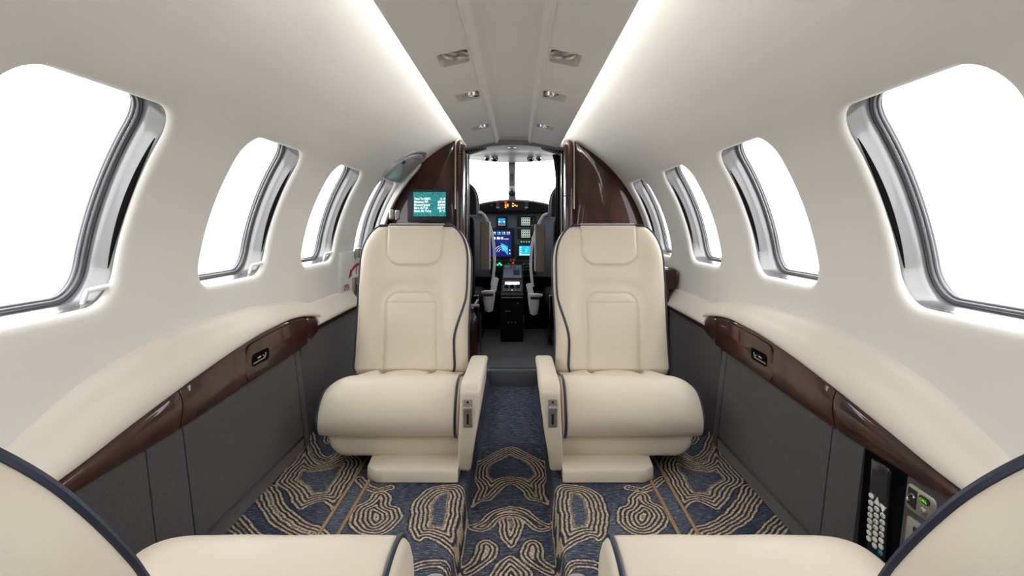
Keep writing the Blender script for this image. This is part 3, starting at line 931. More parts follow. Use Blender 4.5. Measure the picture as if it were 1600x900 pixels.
# lower ledges in front of the consoles
def ledge(side):
    sd = 'left' if side < 0 else 'right'
    y1 = 2.52 if side < 0 else 2.74
    root = empty('forward_ledge', (side * .69, 2.3, .37))
    tag(root, 'short lower cream ledge with mahogany edge ahead of the %s console' % sd, 'ledge')
    W = lambda x, y, z: Vector((side * x, y, z))
    mb = MB(); rings = []
    for y in list(np.linspace(2.0, y1 - .02, 10)) + [y1 - .02 + .02 * math.sin(PI / 2 * i / 5) for i in range(1, 6)]:
        k = 1 if y < y1 - .02 else max(.15, math.sqrt(max(0, 1 - ((y - y1 + .02) / .02) ** 2)))
        zt = .432 - .006 * (1 - k)
        rings.append([W(x, y, z) for x, z in ((.722, .386), (.726, zt), (.716, zt + .001), (.700, zt - .018), (.684, zt - .040), (.676, zt - .052), (.673, zt - .060), (.676, zt - .067 ), (.690, zt - .069))])
    rings = [catmull(r, 3) for r in rings]
    mb.loft(rings, True, True); mb.build('arm_pad', 'leather_pad', root, sharp=60)
    mb = MB(); mb.b2(W(.678, 2.0, .350), W(.712, y1, .364), .002); mb.build('edge_strip', 'mahogany', root)
for side in (-1, 1): ledge(side)

# mahogany box on the right ledge
root = empty('storage_box', (.66, 2.6, .44)); tag(root, 'small glossy mahogany storage box at the forward end of the right ledge', 'storage box')
mb = MB(); mb.b2((.47, 2.475, .435), (.712, 2.95, .522), .006, 3); mb.build('box_body', 'mahogany', root)
mb = MB(); mb.b2((.48, 2.50, .5215), (.700, 2.94, .5265), .002); mb.build('lid', 'mahogany', root)
mb = MB(); mb.b2((.45, 2.476, .0), (.680, 2.95, .434), .003)
o = mb.build('cabinet_base', 'grey_fabric'); tag(o, 'grey fabric-covered cabinet base under the mahogany storage box', 'cabinet')

# telephone handset in the right recess
def phone():
    root = empty('telephone_handset', (.68, 1.04, .1))
    tag(root, 'black cabin telephone handset with grey keys standing in its recess', 'telephone')
    # body leaning against the recess, face towards the aisle
    def face(a, b, d): return Vector((.690 - .0 - (.28 - b) * .06 - d, a, b))
    mb = MB(); mb.prism([(1.043 + a, .185 + b) for a, b in rrect(.029, .098, .010)], face, -.022, .006, .004)
    body = mb.build('handset_body', 'dark_gloss', root)
    mb = MB(); mb.prism([(1.040 + a, .243 + b) for a, b in rrect(.021, .022, .003)], face, .0058, .0066); mb.build('display', 'bezel', root)
    rows = [.214, .201, .189, .178, .167, .156, .145, .134]
    txt = {1: '123', 2: '456', 3: '789', 4: '*0#'}
    for c, dy in enumerate((.0175, .0, -.0175)):
        for r_, z in enumerate(rows):
            yk = 1.043 + dy; zk = z - .003 * c
            mb = MB()
            if r_ == 0 and c > 0:
                poly = [(.0, .009), (-.0085, -.005), (.0085, -.005)] if c == 1 else [(-.0085, .005), (.0085, .005), (.0, -.008)]
                poly = [(yk + a, zk + b) for a, b in poly]
            else: poly = [(yk + a, zk + b) for a, b in rrect(.0066, .0042, .004, 4)]
            mb.prism(poly, face, .005, .0078, .0008)
            o = mb.build('key', 'white_plastic' if not (c == 2 and r_ == 7) else 'teal_key', body)
            if not (c == 2 and r_ == 7) and 1 <= r_ <= 4:
                p = face(yk + .0018, zk - .0022, .0084)
                text('key_lettering', txt[r_][c], .006, p, (PI / 2, 0, -PI / 2), 'bezel', body)
phone()
# ------------------------------------------------------------------ cabin seats
def sstep(x, a, b):
    t = min(1, max(0, (x - a) / (b - a))); return t * t * (3 - 2 * t)

def rr_sd(u, t, a, t0, t1, r, bottom_round, top_round):
    """signed distance (negative inside) to a panel |u|<a, t0<t<t1 with chosen rounded ends"""
    ax = abs(u) - a
    cy = (t0 + t1) / 2; hy = (t1 - t0) / 2; ay = abs(t - cy) - hy
    rnd = (t > cy and top_round) or (t <= cy and bottom_round)
    if rnd:
        qx, qy = ax + r, ay + r
        return math.hypot(max(qx, 0), max(qy, 0)) + min(max(qx, qy), 0) - r
    return max(ax, ay)

def seat(name, label, group, xc, y0, sgn, facing, phi, L, drop=0.0, full=True, recx=0.0, cr0=.150, cw0=.096, rear=True, hwb=.201):
    """xc centre; y0 junction of back and cushion; sgn: x direction of the aisle; facing -1 towards the camera"""
    def T(u, f, z): return Vector((xc + sgn * u, y0 + facing * f, z))
    root = empty(name, (xc, y0 + facing * .18, 0)); tag(root, label, 'seat', group)
    hw = hwb; th = .088; SZ = .198
    ca, sa = math.cos(phi), math.sin(phi)
    def TB(u, v, t):      # back local -> world
        return T(u + recx, -t * sa + v * ca, SZ + t * ca + v * sa)
    cr = cr0 * L / .53
    def wid(t):
        w_ = hw
        if t > L - cr:
            s_ = (t - (L - cr)) / cr; w_ = hw - cw0 + cw0 * math.sqrt(max(0, 1 - s_ ** 2.2))
        if t < .03: w_ -= .010 * (1 - t / .03) ** 2
        w_ -= .006 * math.sin(PI * min(1, t / .30)) if t < .30 else 0
        return w_
    def thk(t):
        k = 1.0
        if t > L - .03: k = math.sqrt(max(0, 1 - ((t - (L - .03)) / .0302) ** 2))
        if t < .015: k = min(k, .55 + .45 * t / .015)
        return k
    fac = L / .53
    def feat(u, t, w_):
        q = abs(u) / w_
        v = .016 * sstep(q, .45, .90) * sstep(t, .02, .12) * (1 - sstep(t, L - .12, L)) * .8
        v += .010 * math.exp(-((t - .17 * fac) / .10) ** 2)
        d = rr_sd(u, t, .090, -.2, .275 * fac, .048, False, True)
        v += .0065 * sstep(-d, -.002, .020) - .0050 * math.exp(-(d / .0032) ** 2)
        v += -.006 * math.exp(-((d - .026) / .022) ** 2) * sstep(t, .03, .1)
        if d < 0: v -= .0035 * math.exp(-((t - .238 * fac) / .0024) ** 2)
        d2 = rr_sd(u, t, .101, .370 * fac, L + .3, .055, True, False)
        v += .0055 * sstep(-d2, -.002, .010) - .0036 * math.exp(-(d2 / .0030) ** 2)
        return v
    NF = 130 if full else 60
    ps = np.linspace(-1, 1, NF)
    qs = np.sign(ps) * (1 - (1 - np.abs(ps)) ** 1.5)
    def section(t, nb=26):
        w_ = wid(t); k = thk(t); pts = []
        for q in qs:
            e = (1 - abs(q) ** 7) ** (1 / 3.2)
            pts.append(TB(q * w_, (th / 2 * e + (feat(q * w_, t, w_) * e)) * k, t))
        for i in range(1, nb):
            q = math.cos(PI * i / nb); q = math.copysign(abs(q) ** .55, q)
            e = (1 - abs(q) ** 5) ** (1 / 4)
            pts.append(TB(q * w_, -th / 2 * e * k, t))
        return pts
    mb = MB()
    nt = 150 if full else 60
    ts = list(np.linspace(0, L - .03, nt)) + [L - .03 + .03 * math.sin(PI / 2 * i / 9) for i in range(1, 10)]
    mb.loft([section(t) for t in ts], True, True)
    back = mb.build('backrest', 'leather', root, sharp=None)
    # piping: front edge, narrows on the aisle side towards the waist
    def fpt(t, s_):
        w_ = wid(t); ins = .006
        if s_ > 0: ins = .006 + .034 * (1 - sstep(t, .10 * fac, .27 * fac)) + .003
        u = s_ * (w_ - ins); q = abs(u) / w_
        e = (1 - q ** 7) ** (1 / 3.2)
        return TB(u, (th / 2 * e + feat(u, t, w_) * e) * thk(t) + .0012, t)
    rp = .0042
    left = [fpt(t, -1) for t in np.linspace(.004, L - .012, 70)]; right = [fpt(t, 1) for t in np.linspace(.004, L - .012, 70)]
    def tp(u): return TB(u, th / 2 * thk(L - .012) * .98 + .002, L - .010)
    top = [tp(u) for u in np.linspace(-(wid(L - .012) - .012), wid(L - .012) - .012, 14)]
    mb = MB(); mb.tube(left + top + right[::-1], rp, 8); mb.build('piping', 'piping', root)
    # rear piping along the silhouette
    def bpt(t, s_): return TB(s_ * (wid(t) + .0005), -th / 2 * .62 * thk(t), t)
    if rear:
     l2 = [bpt(t, -1) for t in np.linspace(.02, L - .006, 60)]; r2 = [bpt(t, 1) for t in np.linspace(.02, L - .006, 60)]
     top2 = [TB(u, -th / 2 * .3, L + .001) for u in np.linspace(-.10, .10, 12)]
     mb = MB(); mb.tube(l2 + top2 + r2[::-1], rp, 8, smooth=0); mb.build('rear_piping', 'piping', root)
    # headrest cover strap over the top
    mb = MB(); hwc = .101
    def over(u, a):
        # a 0..1 goes from the front down-edge over the top to the rear
        if a < .45:
            t = L - .012 - (1 - a / .45) * .012; return TB(u, (th / 2 + .0052) * max(thk(t), .0) + .0012, t)
        if a < .75:
            b_ = (a - .45) / .30 * PI / 2 + PI / 2 * .55
            b_ = PI * (.12 + .76 * (a - .45) / .30)
            return TB(u, math.cos(b_) * (th / 2) * .60, L + .0035 - .006 * (1 - math.sin(b_)))
        t = L - .012 - (a - .75) / .25 * .10; return TB(u, -(th / 2) * thk(t) - .0012, t)
    mb.grid(lambda u, a: over(u, a), np.linspace(-hwc, hwc, 12), np.linspace(0, 1, 30))
    if rear: mb.build('headrest_cover', 'leather', root, sharp=None)

    # cushion
    prof0 = [(-.075, .150), (-.070, .190), (-.03, .202), (.03, .212), (.10, .224), (.18, .242), (.24, .256), (.285, .258), (.320, .248), (.350, .224), (.370, .190), (.377, .155), (.368, .125), (.345, .108), (.30, .104), (.15, .106), (-.02, .108)]
    P0 = [(v.x, v.y) for v in catmull([Vector((a, b, 0)) for a, b in prof0], 6, True)]
    cw = .207; cu = -.002
    def crow(u, shrink=0.0):
        out = []
        s_ = max(0, (-(u - cu) - (cw - .105)) / .105)      # outer end rounding
        ka = .62 + .38 * math.sqrt(max(0, 1 - min(1, s_) ** 2.4)) if u < cu else 1
        s2 = max(0, ((u - cu) - (cw - .028)) / .028)
        kb = .90 + .10 * math.sqrt(max(0, 1 - min(1, s2) ** 2)) if u > cu else 1
        k = ka * kb
        kf = .94 + .06 * math.sqrt(max(0, 1 - min(1, s_) ** 2)) if u < cu else 1
        for f, z in P0:
            zz = .104 + (z - .104) * k if z > .104 else z
            ff = f * kf if f > .2 else f
            if z > .16 and f < .22:
                a = abs(abs(u - cu) - .085)
                g = math.exp(-(a / .009) ** 2) * (1 - sstep(f, .02, .16))
                lobe = .006 * math.cos(min(1, ((abs(u - cu) - .085) / .07 if abs(u - cu) > .085 else (abs(u - cu)) / .085)) * PI / 2) * (1 - sstep(f, .05, .2))
                zz += lobe * 1.5 - .018 * g
            if z > .20 and .18 < f < .36:
                zz += .0015 * math.sin(u * 46 + f * 30) * math.exp(-((f - .27) / .05) ** 2)
            if shrink:
                mf, mz = .15, .165
                ff = mf + (ff - mf) * (1 - shrink); zz = mz + (zz - mz) * (1 - shrink * 1.6)
            out.append(T(u, ff, zz))
        return out
    us = list(np.linspace(cu - cw + .010, cu + cw - .007, 90 if full else 40))
    rings = [crow(cu - cw + .0, .10), crow(cu - cw + .001, .045), crow(cu - cw + .0045, .014)] + [crow(u) for u in us] + [crow(cu + cw - .003, .010), crow(cu + cw - .0005, .03), crow(cu + cw, .08)]
    mb = MB(); mb.loft(rings, True, True); mb.build('seat_cushion', 'leather', root, sharp=60)
    n = len(P0)
    def pipe_row(u, i0, i1, out=.0022):
        row = crow(u); c = T(u, .15, .165)
        return [p + (p - c).normalized() * out for p in row[i0:i1]]
    mb = MB()
    mb.tube(pipe_row(cu + cw - .011, 12, int(n * .79)), rp, 8)
    mb.build('cushion_piping', 'piping', root)
    mb = MB(); mb.tube(pipe_row(cu - cw + .006, 12, int(n * .79)), rp, 8)
    mb.build('cushion_piping', 'piping', root)
    # apron under the cushion
    def apron_row(u, k):
        zb = .043 + .055 * k
        pr = [(.0, zb), (.318, zb), (.330, zb + .004), (.336, zb + .014), (.338, min(zb + .04, .11)), (.330, .116), (.0, .116)]
        return [T(u, f, z) for f, z in pr]
    mb = MB(); rows = []
    for i in range(11):
        a = i / 10; u = -.180 + .055 * (1 - math.cos(a * PI / 2)) if False else -.178 + .055 * a
        rows.append(apron_row(u, 1 - math.sqrt(max(0, 1 - (1 - a) ** 2))))
    rows += [apron_row(.199, 0), apron_row(.203, .05)]
    mb.loft(rows, True, True); mb.build('seat_apron', 'leather', root, sharp=50)
    # base / foot cover resting on the carpet
    def brow(u, k):
        fr = .408 - .020 * k
        pr = [(.0, .001), (fr - .004, .001), (fr, .005), (fr, .031), (fr - .004, .036), (fr - .06, .046), (.30, .060), (.0, .060)]
        return [T(u, f, z) for f, z in pr]
    mb = MB(); rows = [brow(-.052, 1.4), brow(-.048, 1.15), brow(-.020, 0), brow(.0, 0), brow(.200, 0), brow(.205, .12)]
    mb.loft(rows, True, True); mb.build('seat_base', 'leather', root, sharp=40)
    # frame between base and back, mostly hidden
    mb = MB(); mb.b2(T(-.16, -.10, .03), T(.17, .02, .20), .01); mb.build('seat_frame', 'dark', root)

    # aisle armrest: slab standing beside the cushion
    A0, A1 = .212, .268
    prof = [(.0, .262), (.26, .276), (.36, .281), (.396, .278), (.412, .262), (.418, .232), (.405, .10), (.385, .040), (.372, .022), (.352, .018), (.325, .026), (.27, .07), (.20, .12), (.06, .16), (.0, .17)]
    Pa = [(v.x, v.y - drop) for v in catmull([Vector((a, b, 0)) for a, b in prof], 5, True)]
    def arow(u, ins):
        m_ = offset_poly(Pa, -ins) if ins else Pa
        k = (u - A0) / (A1 - A0)
        out = []
        for f, z in m_:
            narrow = (1 - sstep(z + drop, .0, .20)) * .016 * k       # slimmer foot
            lean = -.010 * (1 - sstep(z + drop, .0, .26))
            out.append(T(u - narrow + lean + (.008 * (sstep(z + drop, .22, .28) - .5) if k > .5 else 0), f, z))
        return out
    mb = MB(); rr = .011; rows = []
    for i in range(6):
        a = PI / 2 * i / 5; rows.append(arow(A0 + rr * (1 - math.sin(a)) if False else A0 + rr - rr * math.cos(a), rr * (1 - math.sin(a))))
    for i in range(6):
        a = PI / 2 * i / 5; rows.append(arow(A1 - rr + rr * math.sin(a), rr * (1 - math.cos(a))))
    mb.loft(rows, True, True); arm = mb.build('armrest', 'leather', root, sharp=60)
    # chrome control plate on its front face
    def front_f(z):      # front surface of the armrest at height z
        c_ = [f for f, zz in Pa if abs(zz - z) < .008 and f > .3]
        return max(c_) if c_ else .41
    uc = (A0 + A1) / 2 - .006
    zt, zb = .236 - drop, .160 - drop
    f1, f0 = front_f(zt), front_f(zb)
    def FP(a, b, d):     # plate coords: a lateral, b height, d out of the face
        k = (b - zb) / (zt - zb); return T(uc + a, f0 + (f1 - f0) * k + d + .0006, b)
    mb = MB(); mb.prism([(a, (zt + zb) / 2 + b) for a, b in rrect(.0125, (zt - zb) / 2 + .002, .003, 4)], FP, -.004, .0022, .0007)
    plate = mb.build('control_plate', 'satin_metal', arm)
    mb = MB(); mb.prism([(a, zb + .026 + b) for a, b in rrect(.0032, .019, .003, 4)], FP, .0015, .0026); mb.build('slot', 'black_plastic', plate)
    mb = MB(); mb.prism([(a, zt - .006 + b) for a, b in rrect(.0034, .0034, .0033, 4)], FP, .0015, .0026); mb.build('screw_hole', 'black_plastic', plate)
    mb = MB(); mb.prism([(a, zb + .050 + b) for a, b in rrect(.0125, .0105, .008, 5)], FP, .002, .013, .003)
    mb.build('recline_knob', 'satin_metal', plate)
    if facing > 0:
        mb = MB(); c_ = T(uc + .006, .350, .283 - drop)
        mb.lathe(c_, [(.014, -.02), (.0145, .012), (.0165, .015), (.0175, .024), (.0165, .028), (.011, .029), (.0005, .0275)], 'z', 28)
        mb.build('release_button', 'satin_metal', arm)

seat('cabin_seat', 'cream leather seat facing the camera on the left, in front of the flight data screen', 'club seats of cream leather', -.350, 1.985, 1, -1, math.radians(15), .535)
seat('cabin_seat', 'cream leather seat facing the camera on the right, in front of the plain mahogany partition', 'club seats of cream leather', .352, 1.985, -1, -1, math.radians(15), .535)
seat('cabin_seat', 'cream leather seat seen from behind at the lower left corner', 'club seats of cream leather', -.350, .545, 1, 1, math.radians(33), .505, drop=.150, full=False, recx=-.078, cr0=.23, cw0=.145, rear=False, hwb=.176)
seat('cabin_seat', 'cream leather seat seen from behind at the lower right corner', 'club seats of cream leather', .355, .545, -1, 1, math.radians(33), .495, drop=.150, full=False, recx=-.108, cr0=.23, cw0=.145, rear=False, hwb=.176)
# ------------------------------------------------------------------ mahogany partitions at the front of the cabin
BY = 3.05
def partition(side):
    sd = 'left' if side < 0 else 'right'
    root = empty('partition', (side * .5, BY, 0))
    tag(root, 'glossy mahogany partition on the %s of the cockpit opening' % sd + (', carrying the data screen' if side < 0 else ''), 'partition')
    W = lambda x, y, z: Vector((side * x, y, z))
    x0 = .318 if side > 0 else .303
    poly = [(x0, 0.0)]
    poly.append((.785, 0.0)); poly.append((.785, .40))
    for k in range(31):
        a = math.radians(-5 + (64.5 + 5) * k / 30)
        x = (R + .012) * math.cos(a); z = CZ + (R + .012) * math.sin(a)
        if x > x0: poly.append((x, z))
    poly.append((x0, CZ + math.sqrt((R + .012) ** 2 - x0 ** 2)))
    poly = [p for p in poly if p[1] >= 0]
    # main flat panel, with a horizontal joint
    mb = MB()
    T = lambda a, b, d: W(a, BY - d, b)
    mb.prism(poly, T, -.05, .0, .002)
    mb.build('panel', 'mahogany', root, sharp=30)
    # rounded post at the inner edge
    xp0, xp1 = (.258, .303) if side < 0 else (.268, .318)
    ztop = 1.158
    def post(z0, z1, nm, roundtop=False):
        m2 = MB(); rings = []
        zs = [z0, z0 + .002] + ([z1 - .03 + .03 * math.sin(PI / 2 * i / 8) for i in range(9)] if roundtop else [z1 - .002, z1])
        for i, z in enumerate(zs):
            k = 1
            if roundtop and z > z1 - .03: k = math.sqrt(max(0.002, 1 - ((z - z1 + .03) / .0302) ** 2))
            if not roundtop and i in (0, len(zs) - 1): k = .97
            r_ = []
            for a in np.linspace(0, 2 * PI, 33)[:-1]:
                ca, sa = math.cos(a), math.sin(a)
                ex = math.copysign(abs(ca) ** .55, ca); ey = math.copysign(abs(sa) ** .75, sa)
                r_.append(W((xp0 + xp1) / 2 + (xp1 - xp0) / 2 * ex * k, BY - .005 + .075 * ey, z))
            rings.append(r_)
        m2.loft(rings, True, True); return m2.build(nm, 'mahogany', root, sharp=50)
    zj = 1.085 if side < 0 else .868
    post(0, zj - .0015, 'post'); post(zj + .0015, ztop, 'post', True)
    # cream trim behind the post and along its top
    mb = MB(); mb.tube([W(xp1 + .004, BY - .02, .80), W(xp1 + .004, BY - .02, 1.12), W(xp1 - .004, BY - .02, ztop + .010), W(xp0 + .012, BY - .02, ztop + .014), W(xp0 - .004, BY - .02, ztop - .002), W(xp0 - .006, BY - .02, ztop - .03)], .0045, 8, smooth=5)
    mb.build('cream_edge', 'cream_trim', root)
    # dark edge of the opening facing the cockpit
    mb = MB(); mb.b2(W(xp0 - .006, BY + .06, 0), W(xp1, BY + .22, 1.12), .004); mb.build('door_jamb', 'dark', root)
    mb = MB(); mb.tube([W(xp0 - .008, BY + .03, .02), W(xp0 - .008, BY + .03, 1.10)], .003, 6); mb.build('edge_trim', 'chrome', root)
    for y in (BY + .01, BY + .20):
        pass
for side in (-1, 1): partition(side)
# grab bars beside the door post (bright slim hooks)
# flight data screen
def at2(px, py, D): return at(px, py, D)
root = empty('flight_data_screen', at(670, 321, BY - .01)); tag(root, 'teal flight data screen set in a black frame on the left mahogany partition', 'screen')
mb = MB(); a = at(637, 347, BY - .004); b = at(703, 296, BY - .004)
mb.b2((a.x, BY - .012, a.z), (b.x, BY + .002, b.z), .004, 2); fr = mb.build('screen_frame', 'bezel', root)
a = at(646, 338, BY - .013); b = at(696.5, 300, BY - .013)
mb = MB(); mb.b2((a.x, BY - .0135, a.z), (b.x, BY - .010, b.z)); mb.build('display', 'teal_screen', root)
for i, (l, r_) in enumerate((('Time To DEST.', '0 : 0'), ('Distance TO', '638 MI'), ('Ground Speed', '0 MPH'), ('Baro ALT #1', '688 FT'), ('Static Air Temp', '15 \u00b0C'))):
    z = at(0, 312.2 + i * 4.75, BY - .014).z
    text('screen_lettering', l, .0165, (a.x + .004, BY - .0142, z), (PI / 2, 0, 0), 'scr_white', root, xs=.86, bold=.0003)
    text('screen_lettering', r_, .0165, (b.x - .003, BY - .0142, z), (PI / 2, 0, 0), 'scr_white', root, 'RIGHT', xs=.86, bold=.0003)

# header between ceiling panel and cockpit
mb = MB()
n = 24
def harc(x, z0, dz): return z0 - dz * (x / .27) ** 2
for (ya, za, dza), (yb, zb, dzb) in (((3.035, 1.200, .02), (3.05, 1.172, .045)), ((3.05, 1.172, .045), (3.16, 1.168, .048))):
    mb.grid(lambda x, q: Vector((x, ya + (yb - ya) * q, harc(x, za + (zb - za) * q, dza + (dzb - dza) * q))), list(np.linspace(-.30, .30, n)), [0, 1])
o = mb.build('ceiling_header', 'tub', fix=False); tag(o, 'beige curved header where the ceiling panel meets the cockpit', 'ceiling', kind='structure')

mb = MB(); mb.grid(lambda x, y: Vector((x, y, 1.235 - .25 * (x / .62) ** 2 * .6)), list(np.linspace(-.66, .66, 13)), [3.04, 4.14])
o = mb.build('ceiling_cockpit', 'dark', fix=False); tag(o, 'outer roof over the cockpit', 'ceiling', kind='structure')
# ------------------------------------------------------------------ left entrance door details
root = empty('entry_door', (-.72, 2.85, .5)); tag(root, 'white moulded entry door surround with handle, arrow and OPEN marking on the left wall', 'door')
def band(y0f, y1f, s0, s1, d0, m=18):
    pass
def strip(pts, wdt, hgt, name, m, par, n=None):
    """raised moulding following (y, s) points on the left wall"""
    P = catmull([Vector((a, b, 0)) for a, b in pts], 6)
    rings = []
    for i, p in enumerate(P):
        a = P[max(0, i - 1)]; b = P[min(len(P) - 1, i + 1)]; t = (b - a).normalized(); nn = Vector((-t.y, t.x, 0))
        k = 1.0
        if i < 4: k = math.sqrt(max(.05, 1 - (1 - i / 4) ** 2))
        if i > len(P) - 5: k = math.sqrt(max(.05, 1 - (1 - (len(P) - 1 - i) / 4) ** 2))
        r_ = []
        for q, h in ((-1, -.002), (-.98, .5), (-.88, .9), (-.7, 1), (.7, 1), (.88, .9), (.98, .5), (1, -.002)):
            c = p + nn * (q * wdt / 2 * k); r_.append(cyl(-1, c.x, c.y, -(h * hgt * (k if h > 0 else 1))))
        rings.append(r_)
    mb = MB(); mb.loft(rings, False, True); return mb.build(name, m, par, sharp=40)
rad = math.radians
def sth(deg): return R * rad(deg) - R * WTH
up = strip([(2.58, sth(39)), (2.66, sth(48)), (2.80, sth(51.5)), (2.90, sth(51.5)), (2.99, sth(49))], .020, .010, 'door_frame_top', 'overhead', root)
strip([(2.985, sth(48)), (3.0, sth(40)), (3.00, sth(30)), (3.0, sth(18)), (3.0, sth(4)), (3.0, sth(-8))], .046, .024, 'door_frame_side', 'white_plastic', root)
cap = MB()
# upper cover with two slots
poly = [(2.56, sth(37)), (2.60, sth(43)), (2.68, sth(47.6)), (2.80, sth(50.3)), (2.90, sth(50.6)), (2.98, sth(48.5)), (3.00, sth(44)), (2.985, sth(39)), (2.95, sth(36)), (2.8, sth(35.3)), (2.62, sth(35.3))]
P = catmull([Vector((a, b, 0)) for a, b in poly], 5, True)
cap.prism([(p.x, p.y) for p in P], lambda a, b, d: cyl(-1, a, b, -d), -.002, .014, .008)
cp = cap.build('upper_cover', 'door_grey', root, sharp=60)
for yy, ss in ((2.665, 44.5), (2.827, 44.8)):
    mb = MB(); mb.prism([(yy + a * 1.0, sth(ss) + b) for a, b in rrect(.030, .0095, .008)], lambda a, b, d: cyl(-1, a, b, -d), .012, .0156)
    mb.build('slot', 'black_plastic', cp)
# grey inset along the cap rim
strip([(2.72, sth(47)), (2.82, sth(48.6)), (2.90, sth(48.4)), (2.945, sth(46)), (2.955, sth(42)), (2.94, sth(38))], .007, .0152, 'rim_inset', 'seal_light', root)
# hinge blocks seen above the left seat
for px, py, D in ((612, 335, 2.78), (621, 336, 2.82)):
    mb = MB(); c = at(px, py, D)
    mb.box((c.x, c.y, c.z), (.020, .03, .050), .006); mb.lathe((c.x, c.y - .016, c.z - .012), [(.008, .004), (.008, -.004), (.004, -.006), (.0005, -.006)], 'y', 14)
    mb.build('hinge_block', 'satin_metal', root)
# lower door plate (flat, white) with handle
def dp(y, z, d=0): return Vector((-0.7130 + d, y, z))
mb = MB(); mb.b2((-.76, 2.37, .30), (-0.7130, 3.04, .60), .004); lower = mb.build('lower_door_plate', 'white_plastic', root)
def door_px(px, py):      # where a pixel meets the door plate
    D = (-0.7120 - CX) / (px - 808) * F; return D, EYE - (py - 350) * D / F
# red arrow arc
mb = MB(); arc = [door_px(*p) for p in ((545, 436), (548, 427), (553, 418), (560, 413), (566, 413.5), (572, 418))]
cur = catmull([Vector((a, b, 0)) for a, b in arc], 5)
rib = []
for i in range(5, len(cur)):
    t = (cur[i] - cur[i - 1]).normalized(); nn = Vector((-t.y, t.x, 0))
    rib.append((cur[i] - nn * .007, cur[i] + nn * .007))
t = (cur[6] - cur[0]).normalized(); nn = Vector((-t.y, t.x, 0))
loop = [cur[0], cur[6] - nn * .020] + [r_[0] for r_ in rib[1:]] + [r_[1] for r_ in rib[1:][::-1]] + [cur[6] + nn * .020]
mb.add([dp(p.x, p.y, .0012) for p in loop], [tuple(range(len(loop)))])
mb.build('red_arrow', 'red_paint', root, fix=False)
mb = MB(); D0, z0 = door_px(557, 424); mb.b2((-0.7125, D0 - .004, z0 - .012), (-0.7112, D0 + .004, z0 + .030)); mb.build('red_mark', 'red_paint', root)
D0, z0 = door_px(537.5, 460)
text('open_lettering', 'OPEN', .036, (-0.7115, 2.405, .436), (PI / 2, 0, PI / 2), 'red_paint', root, xs=.82)
D0, z0 = door_px(554, 424)
text('door_lettering', 'DN', .022, (-0.7115, D0 + .02, z0 - .045), (PI / 2, 0, PI / 2), 'red_paint', root)
D0, z0 = door_px(556, 447)
mb = MB(); mb.box((-0.7090, D0, z0), (.014, .11, .085), .006); h = mb.build('handle_plate', 'satin_metal', root)
mb = MB(); mb.box((-0.7010, D0 - .012, z0 - .006), (.006, .036, .034), .002); mb.build('sight_window', 'black_plastic', h)
mb = MB(); mb.lathe((-0.6850, D0 + .06, z0 + .012), [(.016, -.02), (.018, .0), (.014, .010), (.001, .012)], 'x', 18)
mb.tube([(-0.6850, D0 + .06, z0 + .02), (-0.6750, D0 + .13, z0 + .05)], .010, 10); mb.build('handle', 'white_plastic', h)
D0, z0 = door_px(556, 395)
mb = MB(); mb.box((-0.7010, D0, z0), (.02, .05, .045), .008); mb.box((-0.6970, D0, z0 + .0), (.02, .03, .02), .004); mb.build('latch_block', 'satin_metal', root)
# stowed folding steps: dark mechanism below
root = empty('folded_steps', (-.70, 2.75, .2)); tag(root, 'dark folded airstair mechanism in the gap behind the left seat', 'airstair')
mb = MB(); mb.b2((-.725, 2.58, .02), (-.70, 3.0, .27), .006); mb.build('step_well', 'dark', root)
for dy in (.0, .10, .2):
    mb = MB(); mb.tube([(-.685, 2.60 + dy, .31), (-.66, 2.66 + dy, .16), (-.60, 2.72 + dy, .01)], .010, 8, smooth=4); mb.build('step_arm', 'brown_strip' if dy < .05 else 'dark_gloss', root)
mb = MB(); mb.tube([(-.69, 2.56, .34), (-.69, 2.75, .33), (-.68, 2.95, .35)], .013, 8); mb.build('cross_tube', 'satin_metal', root)
mb = MB(); mb.b2((-.695, 2.58, .24), (-.67, 2.9, .30), .004); mb.build('step_tread', 'black_plastic', root)

# dark cylinder with coiled cord at the left foot of the opening
root = empty('fire_extinguisher', (-.27, 2.88, .1)); tag(root, 'dark maroon bottle with a coiled cord standing left of the cockpit opening', 'fire extinguisher')
c = at(738, 500, 2.90)
mb = MB(); mb.lathe((c.x, 2.90, .02), [(.030, .0), (.032, .01), (.032, .20), (.024, .235), (.010, .25), (.010, .27)], 'z', 24); mb.build('bottle', 'mahogany', root)
mb = MB(); mb.box((c.x + .012, 2.90, .305), (.05, .016, .014), .004); mb.tube([(c.x + .0, 2.9, .29), (c.x + .03, 2.9, .335)], .006, 8); mb.build('valve_handle', 'satin_metal', root)
mb = MB(); mb.tube([(c.x + .042 + .005 * math.cos(i * .9), 2.895 + .005 * math.sin(i * .9), .27 - i * .0016) for i in range(150)], .0022, 5); mb.build('coiled_cord', 'bezel', root)

# ------------------------------------------------------------------ cockpit shell
def ck_wall(side):
    mb = MB()
    mb.b2((side * .60, 3.10, -.02), (side * .66, 4.55, .80), .01)
    mb.b2((side * .56, 3.27, .0), (side * .62, 4.3, .52), .02)
    mb.b2((side * .58, 3.10, .78), (side * .66, 3.40, 1.20), .01)
    o = mb.build('wall_cockpit_%s' % ('left' if side < 0 else 'right'), 'dark'); tag(o, 'black %s side wall of the cockpit' % ('left' if side < 0 else 'right'), 'wall', kind='structure')
ck_wall(-1); ck_wall(1)
mb = MB(); mb.b2((-.66, 4.5, 0), (.66, 4.55, .80)); o = mb.build('wall_cockpit_front', 'dark'); tag(o, 'black footwell wall under the instrument panel', 'wall', kind='structure')
